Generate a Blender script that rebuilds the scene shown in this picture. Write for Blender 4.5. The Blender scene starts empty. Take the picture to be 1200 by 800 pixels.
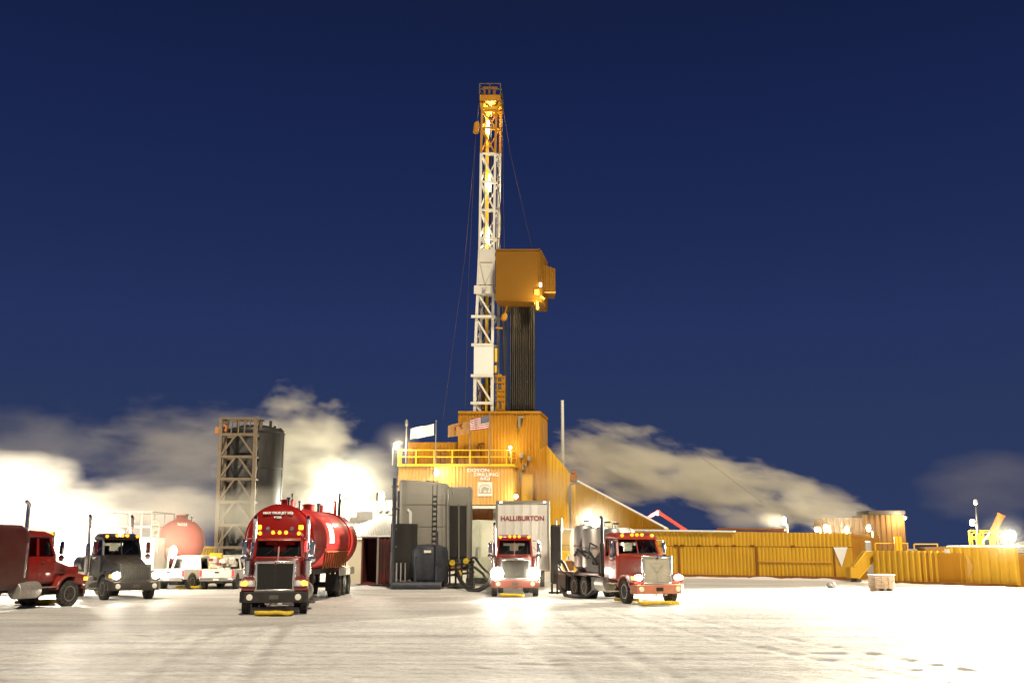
SUN, LAMP, BEAM = 4.0, 1.0, 1800
import bpy, math, random
from mathutils import Vector, Matrix, noise as mnoise

R = math.radians
random.seed(7)
scene = bpy.context.scene
col = scene.collection

# ------------------------------------------------------------------ camera
CAM_H, PITCH, F = 2.33, R(11.4), 1200.0
CP, SP = math.cos(PITCH), math.sin(PITCH)

def at(u, v, Y):
    """world point that stands Y metres away and shows at pixel (u, v) of the 1200x800 photograph"""
    a, b = (u - 600) / F, (400 - v) / F
    t = Y / (CP - b * SP)
    return Vector((a * t, Y, CAM_H + t * (SP + b * CP)))

def gx(u, Y):
    """ground point below pixel column u at distance Y"""
    g = (Y * SP + CAM_H * CP) / (Y * CP - CAM_H * SP)
    p = at(u, 400 + F * g, Y)
    return Vector((p.x, Y, 0.0))

# ------------------------------------------------------------------ materials
def srgb(h):
    h = h.lstrip('#')
    c = [int(h[i:i + 2], 16) / 255 for i in (0, 2, 4)]
    return [x / 12.92 if x <= .04045 else ((x + .055) / 1.055) ** 2.4 for x in c]

MATS = {}

def mat(name, base, rough=.5, metal=0.0, var=.15, scale=2.0, dirt=None, dirt_amt=.35, bump=0.0,
        bump_scale=40., spec=.5, coat=0.0, stretch=(1, 1, 1), salt=0.0):
    """paint / metal with noise variation, a second noise of dirt or frost, and a slight bump"""
    m = bpy.data.materials.new(name)
    m.use_nodes = True
    n, l = m.node_tree.nodes, m.node_tree.links
    p = n['Principled BSDF']
    p.inputs['Roughness'].default_value = rough
    p.inputs['Metallic'].default_value = metal
    p.inputs['Specular IOR Level'].default_value = spec
    p.inputs['Coat Weight'].default_value = coat
    tc = n.new('ShaderNodeTexCoord')
    mp = n.new('ShaderNodeMapping')
    mp.inputs['Scale'].default_value = stretch
    l.new(tc.outputs['Object'], mp.inputs['Vector'])
    nz = n.new('ShaderNodeTexNoise')
    nz.inputs['Scale'].default_value = scale
    nz.inputs['Detail'].default_value = 6
    l.new(mp.outputs[0], nz.inputs['Vector'])
    mix = n.new('ShaderNodeMix')
    mix.data_type = 'RGBA'
    mix.inputs['A'].default_value = [c * (1 - var) for c in base] + [1]
    mix.inputs['B'].default_value = [min(1, c * (1 + var)) for c in base] + [1]
    l.new(nz.outputs['Fac'], mix.inputs['Factor'])
    out = mix.outputs['Result']
    if dirt:
        nd = n.new('ShaderNodeTexNoise')
        nd.inputs['Scale'].default_value = scale * 2.3
        nd.inputs['Detail'].default_value = 8
        nd.inputs['Roughness'].default_value = .7
        l.new(mp.outputs[0], nd.inputs['Vector'])
        rp = n.new('ShaderNodeValToRGB')
        rp.color_ramp.elements[0].position = .45
        rp.color_ramp.elements[1].position = .75
        l.new(nd.outputs['Fac'], rp.inputs['Fac'])
        ml = n.new('ShaderNodeMath')
        ml.operation = 'MULTIPLY'
        ml.inputs[1].default_value = dirt_amt
        l.new(rp.outputs['Color'], ml.inputs[0])
        m2 = n.new('ShaderNodeMix')
        m2.data_type = 'RGBA'
        m2.inputs['B'].default_value = list(dirt) + [1]
        l.new(ml.outputs[0], m2.inputs['Factor'])
        l.new(out, m2.inputs['A'])
        out = m2.outputs['Result']
        mr = n.new('ShaderNodeMath')
        mr.operation = 'MULTIPLY_ADD'
        mr.inputs[1].default_value = .5
        mr.inputs[2].default_value = rough
        l.new(ml.outputs[0], mr.inputs[0])
        l.new(mr.outputs[0], p.inputs['Roughness'])
    if salt:
        # dried road salt splashed up from the wheels
        sp_ = n.new('ShaderNodeSeparateXYZ')
        l.new(tc.outputs['Object'], sp_.inputs[0])
        ns = n.new('ShaderNodeTexNoise')
        ns.inputs['Scale'].default_value = 3.5
        ns.inputs['Detail'].default_value = 9
        ns.inputs['Roughness'].default_value = .72
        l.new(tc.outputs['Object'], ns.inputs['Vector'])
        rs = n.new('ShaderNodeMapRange')
        rs.inputs['From Min'].default_value, rs.inputs['From Max'].default_value = 2.3, .5
        l.new(sp_.outputs['Z'], rs.inputs['Value'])
        ad = n.new('ShaderNodeMath')
        ad.operation = 'MULTIPLY_ADD'
        ad.inputs[1].default_value = .55
        l.new(rs.outputs[0], ad.inputs[0])
        l.new(ns.outputs['Fac'], ad.inputs[2])
        r2 = n.new('ShaderNodeMapRange')
        r2.inputs['From Min'].default_value, r2.inputs['From Max'].default_value = .58, .98
        r2.inputs['To Max'].default_value = salt
        l.new(ad.outputs[0], r2.inputs['Value'])
        m3 = n.new('ShaderNodeMix')
        m3.data_type = 'RGBA'
        m3.inputs['B'].default_value = (.34, .29, .25, 1)
        l.new(r2.outputs[0], m3.inputs['Factor'])
        l.new(out, m3.inputs['A'])
        out = m3.outputs['Result']
    l.new(out, p.inputs['Base Color'])
    if bump:
        nb = n.new('ShaderNodeTexNoise')
        nb.inputs['Scale'].default_value = bump_scale
        nb.inputs['Detail'].default_value = 4
        l.new(tc.outputs['Object'], nb.inputs['Vector'])
        b = n.new('ShaderNodeBump')
        b.inputs['Strength'].default_value = bump
        b.inputs['Distance'].default_value = .05
        l.new(nb.outputs['Fac'], b.inputs['Height'])
        l.new(b.outputs[0], p.inputs['Normal'])
    MATS[name] = m
    return m

def emit(name, color, strength):
    m = bpy.data.materials.new(name)
    m.use_nodes = True
    p = m.node_tree.nodes['Principled BSDF']
    p.inputs['Base Color'].default_value = list(color) + [1]
    p.inputs['Emission Color'].default_value = list(color) + [1]
    p.inputs['Emission Strength'].default_value = strength
    MATS[name] = m
    return m

def glass(name, tint, clear):
    m = bpy.data.materials.new(name)
    m.use_nodes = True
    n, l = m.node_tree.nodes, m.node_tree.links
    n.clear()
    o = n.new('ShaderNodeOutputMaterial')
    t = n.new('ShaderNodeBsdfTransparent')
    t.inputs[0].default_value = list(tint) + [1]
    g = n.new('ShaderNodeBsdfGlossy')
    g.inputs['Roughness'].default_value = .08
    f = n.new('ShaderNodeFresnel')
    f.inputs['IOR'].default_value = 1.5
    a = n.new('ShaderNodeMath')
    a.operation = 'ADD'
    a.inputs[1].default_value = clear
    l.new(f.outputs[0], a.inputs[0])
    mx = n.new('ShaderNodeMixShader')
    l.new(a.outputs[0], mx.inputs[0])
    l.new(t.outputs[0], mx.inputs[1])
    l.new(g.outputs[0], mx.inputs[2])
    l.new(mx.outputs[0], o.inputs[0])
    MATS[name] = m
    return m

FROST = (.62, .62, .62)
GRIME = (.10, .085, .07)
M = MATS
mat('rig_yellow', (.58, .33, .028), .72, spec=.2, var=.14, scale=.5, dirt=(.30, .13, .02), dirt_amt=.30, stretch=(1, 1, .18))
mat('rig_yellow_frosted', (.60, .31, .055), .72, spec=.2, var=.14, scale=.5, dirt=(.62, .48, .26), dirt_amt=.40, stretch=(1, 1, .15))
mat('house_orange_dim', (.17, .075, .003), .72, spec=.2, var=.12, scale=.5, dirt=(.18, .07, .01), dirt_amt=.3)  # darker than the rig orange: weaker light high up put into the colour
mat('rig_orange', (.385, .175, .011), .72, spec=.2, var=.18, scale=.6, dirt=(.24, .08, .01), dirt_amt=.35, stretch=(1, 1, .2))
mat('rail_yellow', (.78, .47, .012), .5, var=.1, scale=3)
mat('tray_yellow', (.72, .50, .01), .6, var=.2, scale=4, dirt=GRIME, dirt_amt=.7)
mat('rust_brown', (.22, .085, .025), .72, spec=.2, var=.4, scale=.8, dirt=(.40, .20, .07), dirt_amt=.5)
mat('mast_white', (.60, .57, .49), .5, var=.08, scale=.6, dirt=(.45, .36, .22), dirt_amt=.28)
mat('white_paint', (.70, .69, .64), .4, var=.06, scale=1.2, dirt=(.55, .52, .46), dirt_amt=.3)
mat('cream_paint', (.66, .67, .52), .45, var=.1, scale=1.2, dirt=(.4, .4, .3), dirt_amt=.3)
mat('truck_red', (.25, .009, .006), .28, spec=.35, var=.12, scale=1.2, dirt=(.16, .035, .02), dirt_amt=.5, coat=.5, salt=.12)
mat('truck_orange_red', (.40, .040, .016), .35, var=.15, scale=1.2, dirt=(.30, .12, .08), dirt_amt=.5, coat=.2, salt=.10)
mat('maroon', (.085, .016, .011), .4, var=.2, scale=1.0, dirt=(.10, .05, .035), dirt_amt=.6, coat=.04, salt=.08)
mat('tank_red', (.26, .008, .006), .45, spec=.14, var=.10, scale=.6, dirt=(.19, .025, .016), dirt_amt=.4, coat=.04, salt=.08)
mat('truck_black', (.012, .012, .012), .3, var=.2, scale=1.5, dirt=(.045, .034, .022), dirt_amt=.6, coat=.3, salt=.07)
mat('chassis_black', (.018, .017, .016), .65, var=.3, scale=3, dirt=(.12, .10, .085), dirt_amt=.6, salt=.2)
mat('bumper_black', (.014, .013, .012), .6, var=.3, scale=3, dirt=(.07, .06, .05), dirt_amt=.4)
mat('tyre_rubber', (.022, .021, .020), .85, var=.3, scale=4, dirt=(.26, .23, .19), dirt_amt=.75, bump=.6, bump_scale=30)
mat('rim_steel', (.50, .48, .44), .4, .6, var=.2, scale=5, dirt=(.25, .20, .15), dirt_amt=.7)
mat('chrome', (.80, .79, .76), .18, 1.0, var=.05, scale=4, dirt=(.45, .42, .36), dirt_amt=.3, salt=.15)
mat('steel', (.46, .45, .42), .42, .7, var=.15, scale=1.2, dirt=(.30, .28, .24), dirt_amt=.5, stretch=(1, 1, .25))
mat('steel_pale', (.215, .205, .17), .5, .15, var=.12, scale=.9, dirt=(.26, .25, .23), dirt_amt=.6, stretch=(1, 1, .2))
mat('steel_dark', (.032, .031, .029), .5, .5, var=.25, scale=.8, dirt=(.075, .07, .06), dirt_amt=.5, stretch=(1, 1, .2))
mat('bin_blue_grey', (.035, .040, .055), .5, .2, var=.25, scale=1.2, dirt=(.12, .12, .13), dirt_amt=.5)
mat('beam_tan', (.085, .058, .030), .6, var=.2, scale=1.2, dirt=(.055, .035, .02), dirt_amt=.5)
mat('pipe_metal', (.085, .075, .058), .38, .8, var=.3, scale=1.5, dirt=(.16, .12, .07), dirt_amt=.5, stretch=(1, 1, .1))
mat('hose_black', (.012, .012, .012), .55, var=.3, scale=4)
mat('container_red', (.11, .018, .014), .55, var=.25, scale=1, dirt=(.05, .02, .015), dirt_amt=.6)
mat('container_grey', (.10, .115, .13), .6, var=.2, scale=1, dirt=(.22, .22, .22), dirt_amt=.5)
mat('corrugated_silver', (.55, .54, .50), .45, .3, var=.12, scale=.8, dirt=(.35, .33, .28), dirt_amt=.4)
mat('cladding_pale', (.62, .56, .42), .72, spec=.2, var=.12, scale=.6, dirt=(.45, .36, .22), dirt_amt=.4, stretch=(1, 1, .2))
mat('cladding_brown', (.21, .11, .035), .72, spec=.2, var=.15, scale=.6, dirt=(.26, .13, .04), dirt_amt=.4, stretch=(1, 1, .2))
mat('dark_roof', (.05, .04, .03), .7, var=.2, scale=1)
mat('seam_brown', (.20, .075, .008), .72, spec=.2, var=.2, scale=2)
mat('interior_grey', (.06, .058, .055), .8, var=.2, scale=3)
mat('grille_dark', (.022, .02, .018), .5, .4, var=.2, scale=6)
mat('winter_cover', (.36, .34, .27), .8, var=.12, scale=4, bump=.3, bump_scale=9)
mat('bumper_pink', (.48, .17, .10), .5, var=.15, scale=2, dirt=(.4, .3, .24), dirt_amt=.5)
mat('sign_white', (.88, .88, .86), .45, var=.03)
mat('letter_white', (.82, .81, .78), .5, var=.04)
mat('letter_red', (.24, .02, .03), .5, var=.05)
mat('letter_black', (.02, .02, .02), .5, var=.05)
mat('crane_red', (.48, .03, .015), .4, var=.15, scale=1.5)
mat('duct_orange', (.75, .21, .03), .5, var=.12, scale=1.5)
mat('wood', (.38, .26, .16), .8, var=.3, scale=3, dirt=(.65, .62, .58), dirt_amt=.55)
mat('rope_steel', (.10, .08, .055), .5, .6, var=.2)
mat('flag_white', (.78, .77, .74), .8, var=.05, scale=2)
mat('flag_tan', (.36, .19, .06), .8, var=.1, scale=2)
mat('flag_blue', (.022, .030, .085), .8, var=.1, scale=3)
mat('flag_red', (.32, .03, .035), .8, var=.1, scale=3)
mat('emblem_rust', (.28, .05, .012), .8, var=.1)
mat('emblem_grey', (.34, .31, .25), .6, var=.1)
mat('rock_grey', (.22, .21, .20), .9, var=.3, scale=4, dirt=(.7, .7, .7), dirt_amt=.6, bump=.8, bump_scale=8)
mat('plate_mirror', (.55, .56, .58), .12, 1.0, var=.03)
mat('label_white', (.75, .72, .62), .6, var=.06, scale=2)
M['glass'] = glass('glass', (.55, .56, .52), .02)
emit('lamp_white', (1, .93, .78), 60)
emit('lamp_soft', (1, .90, .66), 18)
emit('lamp_head', (1, .93, .76), 70)
emit('lamp_amber', (1, .30, .012), 3.2)
emit('lamp_orange', (1, .36, .03), 4.5)
emit('lamp_red', (1, .03, .03), 2.5)
emit('lamp_cool', (.92, .96, 1), 40)

# snow on roofs and banks
def snow_mat(name, base, bump, tracks):
    m = bpy.data.materials.new(name)
    m.use_nodes = True
    n, l = m.node_tree.nodes, m.node_tree.links
    p = n['Principled BSDF']
    p.inputs['Roughness'].default_value = .55
    p.inputs['Specular IOR Level'].default_value = .35
    tc = n.new('ShaderNodeTexCoord')
    def noise(scale, detail, stretch=(1, 1, 1), rot=0):
        mp = n.new('ShaderNodeMapping')
        mp.inputs['Scale'].default_value = stretch
        mp.inputs['Rotation'].default_value = (0, 0, rot)
        l.new(tc.outputs['Object'], mp.inputs['Vector'])
        z = n.new('ShaderNodeTexNoise')
        z.inputs['Scale'].default_value = scale
        z.inputs['Detail'].default_value = detail
        z.inputs['Roughness'].default_value = .65
        l.new(mp.outputs[0], z.inputs['Vector'])
        return z.outputs['Fac']
    def ramp(sock, a, b, ca, cb):
        r = n.new('ShaderNodeValToRGB')
        r.color_ramp.elements[0].position, r.color_ramp.elements[1].position = a, b
        r.color_ramp.elements[0].color, r.color_ramp.elements[1].color = ca, cb
        l.new(sock, r.inputs['Fac'])
        return r.outputs['Color']
    def mul(a, b):
        x = n.new('ShaderNodeMix')
        x.data_type = 'RGBA'
        x.blend_type = 'MULTIPLY'
        x.inputs['Factor'].default_value = 1
        l.new(a, x.inputs['A'])
        l.new(b, x.inputs['B'])
        return x.outputs['Result']
    w = lambda k: (base[0] * k, base[1] * k, base[2] * k, 1)
    c = ramp(noise(.10, 6), .3, .7, w(.84), w(1.0))
    g = lambda a, b, d: (a, b, d, 1)
    if tracks:
        c = mul(c, ramp(noise(1.0, 6, (.06, .9, 1), .10), .36, .52, g(.78, .79, .81), g(1, 1, 1)))
        c = mul(c, ramp(noise(1.4, 5, (.03, 1.3, 1), -.16), .33, .44, g(.76, .77, .79), g(1, 1, 1)))
        c = mul(c, ramp(noise(5, 9), .36, .56, g(.80, .80, .81), g(1, 1, 1)))
        c = mul(c, ramp(noise(.35, 7, (.5, 1, 1), .3), .40, .58, g(.84, .83, .82), g(1, 1, 1)))
    l.new(c, p.inputs['Base Color'])
    b1 = n.new('ShaderNodeBump')
    b1.inputs['Strength'].default_value = bump * 1.5
    b1.inputs['Distance'].default_value = .12
    l.new(noise(3.5, 9, (.55, 1, 1)), b1.inputs['Height'])
    if tracks:
        b2 = n.new('ShaderNodeBump')
        b2.inputs['Strength'].default_value = .3
        b2.inputs['Distance'].default_value = .10
        l.new(noise(1.3, 4, (.04, 1.6, 1), .08), b2.inputs['Height'])
        l.new(b1.outputs[0], b2.inputs['Normal'])
        b1 = b2
    l.new(b1.outputs[0], p.inputs['Normal'])
    MATS[name] = m
snow_mat('snow_packed', (.82, .805, .77), .75, True)
snow_mat('snow_fresh', (.85, .85, .85), .5, False)

# ------------------------------------------------------------------ mesh builder
class MB:
    def __init__(s):
        s.v, s.f = [], []
    def add(s, vs, fs):
        o = len(s.v)
        s.v += [tuple(x) for x in vs]
        s.f += [tuple(i + o for i in f) for f in fs]
        return s
    def b(s, x0, x1, y0, y1, z0, z1):
        vs = [(x, y, z) for x in (x0, x1) for y in (y0, y1) for z in (z0, z1)]
        return s.add(vs, [(0, 1, 3, 2), (4, 6, 7, 5), (0, 4, 5, 1), (2, 3, 7, 6), (0, 2, 6, 4), (1, 5, 7, 3)])
    def bar(s, p, q, w, h=None):
        p, q = Vector(p), Vector(q)
        h = h or w
        d = (q - p).normalized()
        up = Vector((0, 0, 1)) if abs(d.z) < .95 else Vector((0, 1, 0))
        a = d.cross(up).normalized() * (w / 2)
        b = a.cross(d).normalized() * (h / 2)
        vs = [e + i * a + j * b for e in (p, q) for i in (-1, 1) for j in (-1, 1)]
        return s.add(vs, [(0, 1, 3, 2), (4, 6, 7, 5), (0, 4, 5, 1), (2, 3, 7, 6), (0, 2, 6, 4), (1, 5, 7, 3)])
    def tube(s, pts, r, n=10, cap=True):
        pts = [Vector(p) for p in pts]
        k = len(pts)
        rs = r if isinstance(r, (list, tuple)) else [r] * k
        d = (pts[1] - pts[0]).normalized()
        a = d.orthogonal().normalized()
        vs, fs = [], []
        for i, p in enumerate(pts):
            t = (pts[min(i + 1, k - 1)] - pts[max(i - 1, 0)]).normalized()
            a = (a - t * a.dot(t))
            a = a.normalized() if a.length > 1e-6 else t.orthogonal().normalized()
            b = t.cross(a)
            for j in range(n):
                an = 2 * math.pi * j / n
                vs.append(p + (a * math.cos(an) + b * math.sin(an)) * rs[i])
        for i in range(k - 1):
            for j in range(n):
                fs.append((i * n + j, i * n + (j + 1) % n, (i + 1) * n + (j + 1) % n, (i + 1) * n + j))
        if cap:
            fs.append(tuple(range(n))[::-1])
            fs.append(tuple((k - 1) * n + j for j in range(n)))
        return s.add(vs, fs)
    def lathe(s, prof, o=(0, 0, 0), axis=(0, 0, 1), n=32, a0=0, a1=2 * math.pi):
        ax = Vector(axis).normalized()
        a = ax.orthogonal().normalized()
        b = ax.cross(a)
        o = Vector(o)
        full = abs(a1 - a0 - 2 * math.pi) < 1e-6
        m = n if full else n + 1
        vs, fs = [], []
        for (r, h) in prof:
            for j in range(m):
                an = a0 + (a1 - a0) * j / n
                vs.append(o + ax * h + (a * math.cos(an) + b * math.sin(an)) * max(r, 1e-4))
        for i in range(len(prof) - 1):
            for j in range(n):
                j2 = (j + 1) % m
                fs.append((i * m + j, i * m + j2, (i + 1) * m + j2, (i + 1) * m + j))
        if full:
            fs.append(tuple(range(m))[::-1])
            fs.append(tuple((len(prof) - 1) * m + j for j in range(m)))
        return s.add(vs, fs)
    def prism(s, poly, ext):
        e = Vector(ext)
        n = len(poly)
        vs = [Vector(p) for p in poly] + [Vector(p) + e for p in poly]
        fs = [tuple(range(n))[::-1], tuple(range(n, 2 * n))]
        fs += [(i, (i + 1) % n, n + (i + 1) % n, n + i) for i in range(n)]
        return s.add(vs, fs)
    def loft(s, secs):
        n = len(secs[0])
        vs = [p for sec in secs for p in sec]
        fs = [tuple(range(n))[::-1], tuple((len(secs) - 1) * n + j for j in range(n))]
        for i in range(len(secs) - 1):
            for j in range(n):
                fs.append((i * n + j, i * n + (j + 1) % n, (i + 1) * n + (j + 1) % n, (i + 1) * n + j))
        return s.add(vs, fs)
    def ribbed(s, p0, p1, zb, zt, pitch=.3, depth=.05, thick=.25, flat=.35):
        """trapezoid-ribbed cladding panel from p0 to p1 (plan), facing the side the camera is on; zt may be a function of 0..1"""
        p0, p1 = Vector((p0[0], p0[1], 0)), Vector((p1[0], p1[1], 0))
        L = (p1 - p0).length
        d = (p1 - p0) / L
        nrm = Vector((d.y, -d.x, 0))
        if nrm.dot(Vector((0, 0, 0)) - p0) < 0:
            nrm = -nrm
        k = max(1, round(L / pitch))
        fr = []
        for i in range(k):
            for (q, h) in ((0, 0), (flat, 0), (flat + .13, 1), (1 - .13, 1)):
                fr.append(((i + q) / k, h))
        fr.append((1, 0))
        top = zt if callable(zt) else (lambda t: zt)
        bot = zb if callable(zb) else (lambda t: zb)
        vs, fs = [], []
        for (t, h) in fr:
            p = p0 + d * L * t + nrm * depth * h
            vs += [(p.x, p.y, bot(t)), (p.x, p.y, top(t))]
        m = len(fr)
        for (t, h) in fr:
            p = p0 + d * L * t - nrm * thick
            vs += [(p.x, p.y, bot(t)), (p.x, p.y, top(t))]
        for i in range(m - 1):
            a, b_ = 2 * i, 2 * i + 2
            c, e = 2 * m + 2 * i, 2 * m + 2 * i + 2
            fs += [(a, b_, b_ + 1, a + 1), (e, c, c + 1, e + 1), (a + 1, b_ + 1, e + 1, c + 1), (b_, a, c, e)]
        z = 2 * (m - 1)
        fs += [(0, 1, 2 * m + 1, 2 * m), (z + 1, z, 2 * m + z, 2 * m + z + 1)]
        return s.add(vs, fs)
    def mesh(s, name):
        me = bpy.data.meshes.new(name)
        me.from_pydata(s.v, [], s.f)
        import bmesh
        bm = bmesh.new()
        bm.from_mesh(me)
        bmesh.ops.recalc_face_normals(bm, faces=bm.faces)
        bm.to_mesh(me)
        bm.free()
        return me

WORLD = {}

def thing(name, label, cat, loc=(0, 0, 0), rot=0, group=None, world=False):
    o = bpy.data.objects.new(name, None)
    o.empty_display_size = .3
    col.objects.link(o)
    o.location = loc
    o.rotation_euler = (0, 0, rot)
    o['label'], o['category'] = label, cat
    if group:
        o['group'] = group
    if world:
        WORLD[o] = Vector(loc)
    return o

def tag(o, label, cat, group=None):
    o['label'], o['category'] = label, cat
    if group:
        o['group'] = group
    return o

def part(mb, name, m, parent=None, bevel=0, smooth=False, label=None, base=None):
    me = mb.mesh(name)
    off = None
    if parent is not None and parent in WORLD:
        off = WORLD[parent]
    elif base is not None:
        off = Vector(base)
    if off is not None:
        me.transform(Matrix.Translation(-off))
    o = bpy.data.objects.new(name, me)
    col.objects.link(o)
    me.materials.append(M[m] if isinstance(m, str) else m)
    if parent is not None:
        o.parent = parent
        if parent in WORLD:
            WORLD[o] = WORLD[parent]
    elif base is not None:
        o.location = base
    if smooth:
        for p in me.polygons:
            p.use_smooth = True
        me.set_sharp_from_angle(angle=R(38))
    if bevel:
        b = o.modifiers.new('bevel', 'BEVEL')
        b.width, b.segments, b.limit_method = bevel, 2, 'ANGLE'
        for p in me.polygons:
            p.use_smooth = True
        me.set_sharp_from_angle(angle=R(50))
    if label:
        o['label'] = label
    return o

def single(mb, name, m, label, cat, base, group=None, **k):
    o = part(mb, name, m, None, base=base, **k)
    return tag(o, label, cat, group)

def lettering(text, size, loc, m, parent, rot=(R(90), 0, 0), sx=1.0, depth=.02, shear=0, bold=.0, name='lettering'):
    cu = bpy.data.curves.new('t', 'FONT')
    cu.body, cu.size, cu.extrude, cu.shear, cu.offset = text, size, depth, shear, bold
    cu.align_x, cu.align_y = 'CENTER', 'CENTER'
    t = bpy.data.objects.new('t', cu)
    col.objects.link(t)
    dg = bpy.context.evaluated_depsgraph_get()
    me = bpy.data.meshes.new_from_object(t.evaluated_get(dg))
    bpy.data.objects.remove(t)
    from mathutils import Euler
    me.transform(Matrix.Translation(Vector(loc)) @ Euler(rot).to_matrix().to_4x4() @ Matrix.Diagonal((sx, 1, 1, 1)))
    if parent in WORLD:
        me.transform(Matrix.Translation(-WORLD[parent]))
    me.name = name
    me.materials.clear()
    me.materials.append(M[m])
    o = bpy.data.objects.new(name, me)
    col.objects.link(o)
    o.parent = parent
    if parent in WORLD:
        WORLD[o] = WORLD[parent]
    return o

def copy_tree(o, parent=None):
    c = o.copy()
    col.objects.link(c)
    c.parent = parent
    for ch in list(o.children):
        copy_tree(ch, c)
    return c

def lamp(name, loc, power, color=(1, .86, .62), radius=.25, spot=None, aim=None, blend=.6, parent=None):
    d = bpy.data.lights.new(name, 'SPOT' if spot else 'POINT')
    d.energy, d.color, d.shadow_soft_size = power, color, radius
    o = bpy.data.objects.new(name, d)
    col.objects.link(o)
    o.location = loc
    if spot:
        d.spot_size, d.spot_blend = R(spot), blend
        o.rotation_euler = (Vector(aim) - Vector(loc)).to_track_quat('-Z', 'Y').to_euler()
    return o
# ------------------------------------------------------------------ camera, sky, warm frontal fill
cam = bpy.data.cameras.new('camera')
cam_o = bpy.data.objects.new('camera', cam)
col.objects.link(cam_o)
cam.sensor_width, cam.lens = 36, 36
cam_o.location = (0, 0, CAM_H)
cam_o.rotation_euler = (R(90) + PITCH, 0, 0)
cam.clip_start, cam.clip_end = .1, 6000
scene.camera = cam_o

wd = bpy.data.worlds.new('World')
scene.world = wd
wd.use_nodes = True
n, l = wd.node_tree.nodes, wd.node_tree.links
bg = n['Background']
tc = n.new('ShaderNodeTexCoord')
sx = n.new('ShaderNodeSeparateXYZ')
l.new(tc.outputs['Generated'], sx.inputs[0])
rp = n.new('ShaderNodeValToRGB')
cr = rp.color_ramp
stops = [(0.0, '#2e3b60'), (.115, '#2a385d'), (.2, '#25335e'), (.28, '#1f2c56'), (.37, '#192650'), (.45, '#162148'), (.52, '#131d3e'), (1.0, '#0b112c')]
cr.elements[0].position, cr.elements[1].position = stops[0][0], stops[-1][0]
cr.elements[0].color, cr.elements[1].color = srgb(stops[0][1]) + [1], srgb(stops[-1][1]) + [1]
for p, h in stops[1:-1]:
    e = cr.elements.new(p)
    e.color = srgb(h) + [1]
l.new(sx.outputs['Z'], rp.inputs['Fac'])
l.new(rp.outputs['Color'], bg.inputs['Color'])
bg.inputs['Strength'].default_value = 1.0

sd = bpy.data.lights.new('front_fill_sun', 'SUN')  # stands in for unseen site lights behind the camera
sd.energy, sd.angle, sd.color = SUN, R(6), (1, .85, .63)
so = bpy.data.objects.new('front_fill_sun', sd)
col.objects.link(so)
so.rotation_euler = (R(90 - 50), 0, R(16))

# ------------------------------------------------------------------ ground
def axis(marks):
    out = []
    for (a, b, st) in marks:
        k = max(1, round((b - a) / st))
        out += [a + (b - a) * i / k for i in range(k)]
    return out + [marks[-1][1]]
xs = axis([(-3000, -200, 400), (-200, -30, 10), (-30, -14, 1), (-14, 20, .13), (20, 40, 1), (40, 200, 10), (200, 3000, 400)])
ys = axis([(-100, 10, 10), (10, 15, 1), (15, 30, .10), (30, 36, .2), (36, 60, .6), (60, 130, 3), (130, 500, 40), (500, 4000, 500)])
# wheel ruts: x = a + b*(y-15) + c*(y-15)^2, half track
RUTS = [(-5.2, -.16, 0, .95), (2.5, -.11, .001, .95), (-13, .35, -.004, .95), (9.5, -.30, .004, .9)]
vs = []
for y in ys:
    for x in xs:
        z = 0.0
        if -14 <= x <= 20 and 15 <= y <= 60:
            f = min(1, (x + 14) / 3, (20 - x) / 3, (y - 15) / 2, (60 - y) / 20)
            z = .022 * mnoise.noise((x * .05, y * 1.5, 0)) + .010 * mnoise.noise((x * .9, y * 1.8, 3)) + .007 * mnoise.noise((x * 2.1, y * 2.6, 9))
            if y < 34:
                z += .010 * abs(mnoise.noise((x * 2.6, y * 3.4, 4))) + .007 * mnoise.noise((x * 5.5, y * 6.5, 2))
            for (cx0, k1, k2, hw_) in RUTS:
                xc = cx0 + k1 * (y - 15) + k2 * (y - 15) ** 2
                for t in (-hw_, hw_):
                    dd = abs(x - xc - t)
                    if dd < .6:
                        z += -.011 * math.exp(-(dd / .2) ** 2) + .006 * math.exp(-((dd - .38) / .12) ** 2)
            z *= max(0, f)
        vs.append((x, y, z))
nx = len(xs)
fs = [(j * nx + i, j * nx + i + 1, (j + 1) * nx + i + 1, (j + 1) * nx + i) for j in range(len(ys) - 1) for i in range(nx - 1)]
g = part(MB().add(vs, fs), 'ground', 'snow_packed', smooth=True)
g['kind'] = 'structure'

def bank(pts, w, h, seed):
    """ploughed snow ridge along a line"""
    mb = MB()
    P = []
    for a, b in zip(pts, pts[1:]):
        k = max(2, int((Vector(b) - Vector(a)).length / .35))
        P += [Vector(a).lerp(Vector(b), i / k) for i in range(k)]
    P.append(Vector(pts[-1]))
    vs, fs, m = [], [], 9
    for i, p in enumerate(P):
        t = (P[min(i + 1, len(P) - 1)] - P[max(i - 1, 0)]).normalized()
        nr = Vector((t.y, -t.x, 0))
        e = min(1, i / 4, (len(P) - 1 - i) / 4)
        for j in range(m):
            s = -1 + 2 * j / (m - 1)
            q = p + nr * s * w
            hh = h * (1 - s * s) * (.55 + .9 * abs(mnoise.noise((q.x * .5 + seed, q.y * .5, 0))) + .35 * mnoise.noise((q.x * 1.8, q.y * 1.8, seed)))
            vs.append((q.x, q.y, max(0, hh * e) - .02))
    for i in range(len(P) - 1):
        for j in range(m - 1):
            fs.append((i * m + j, i * m + j + 1, (i + 1) * m + j + 1, (i + 1) * m + j))
    o = part(mb.add(vs, fs), 'snow_bank', 'snow_fresh', smooth=True)
    o['kind'] = 'structure'
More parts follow.
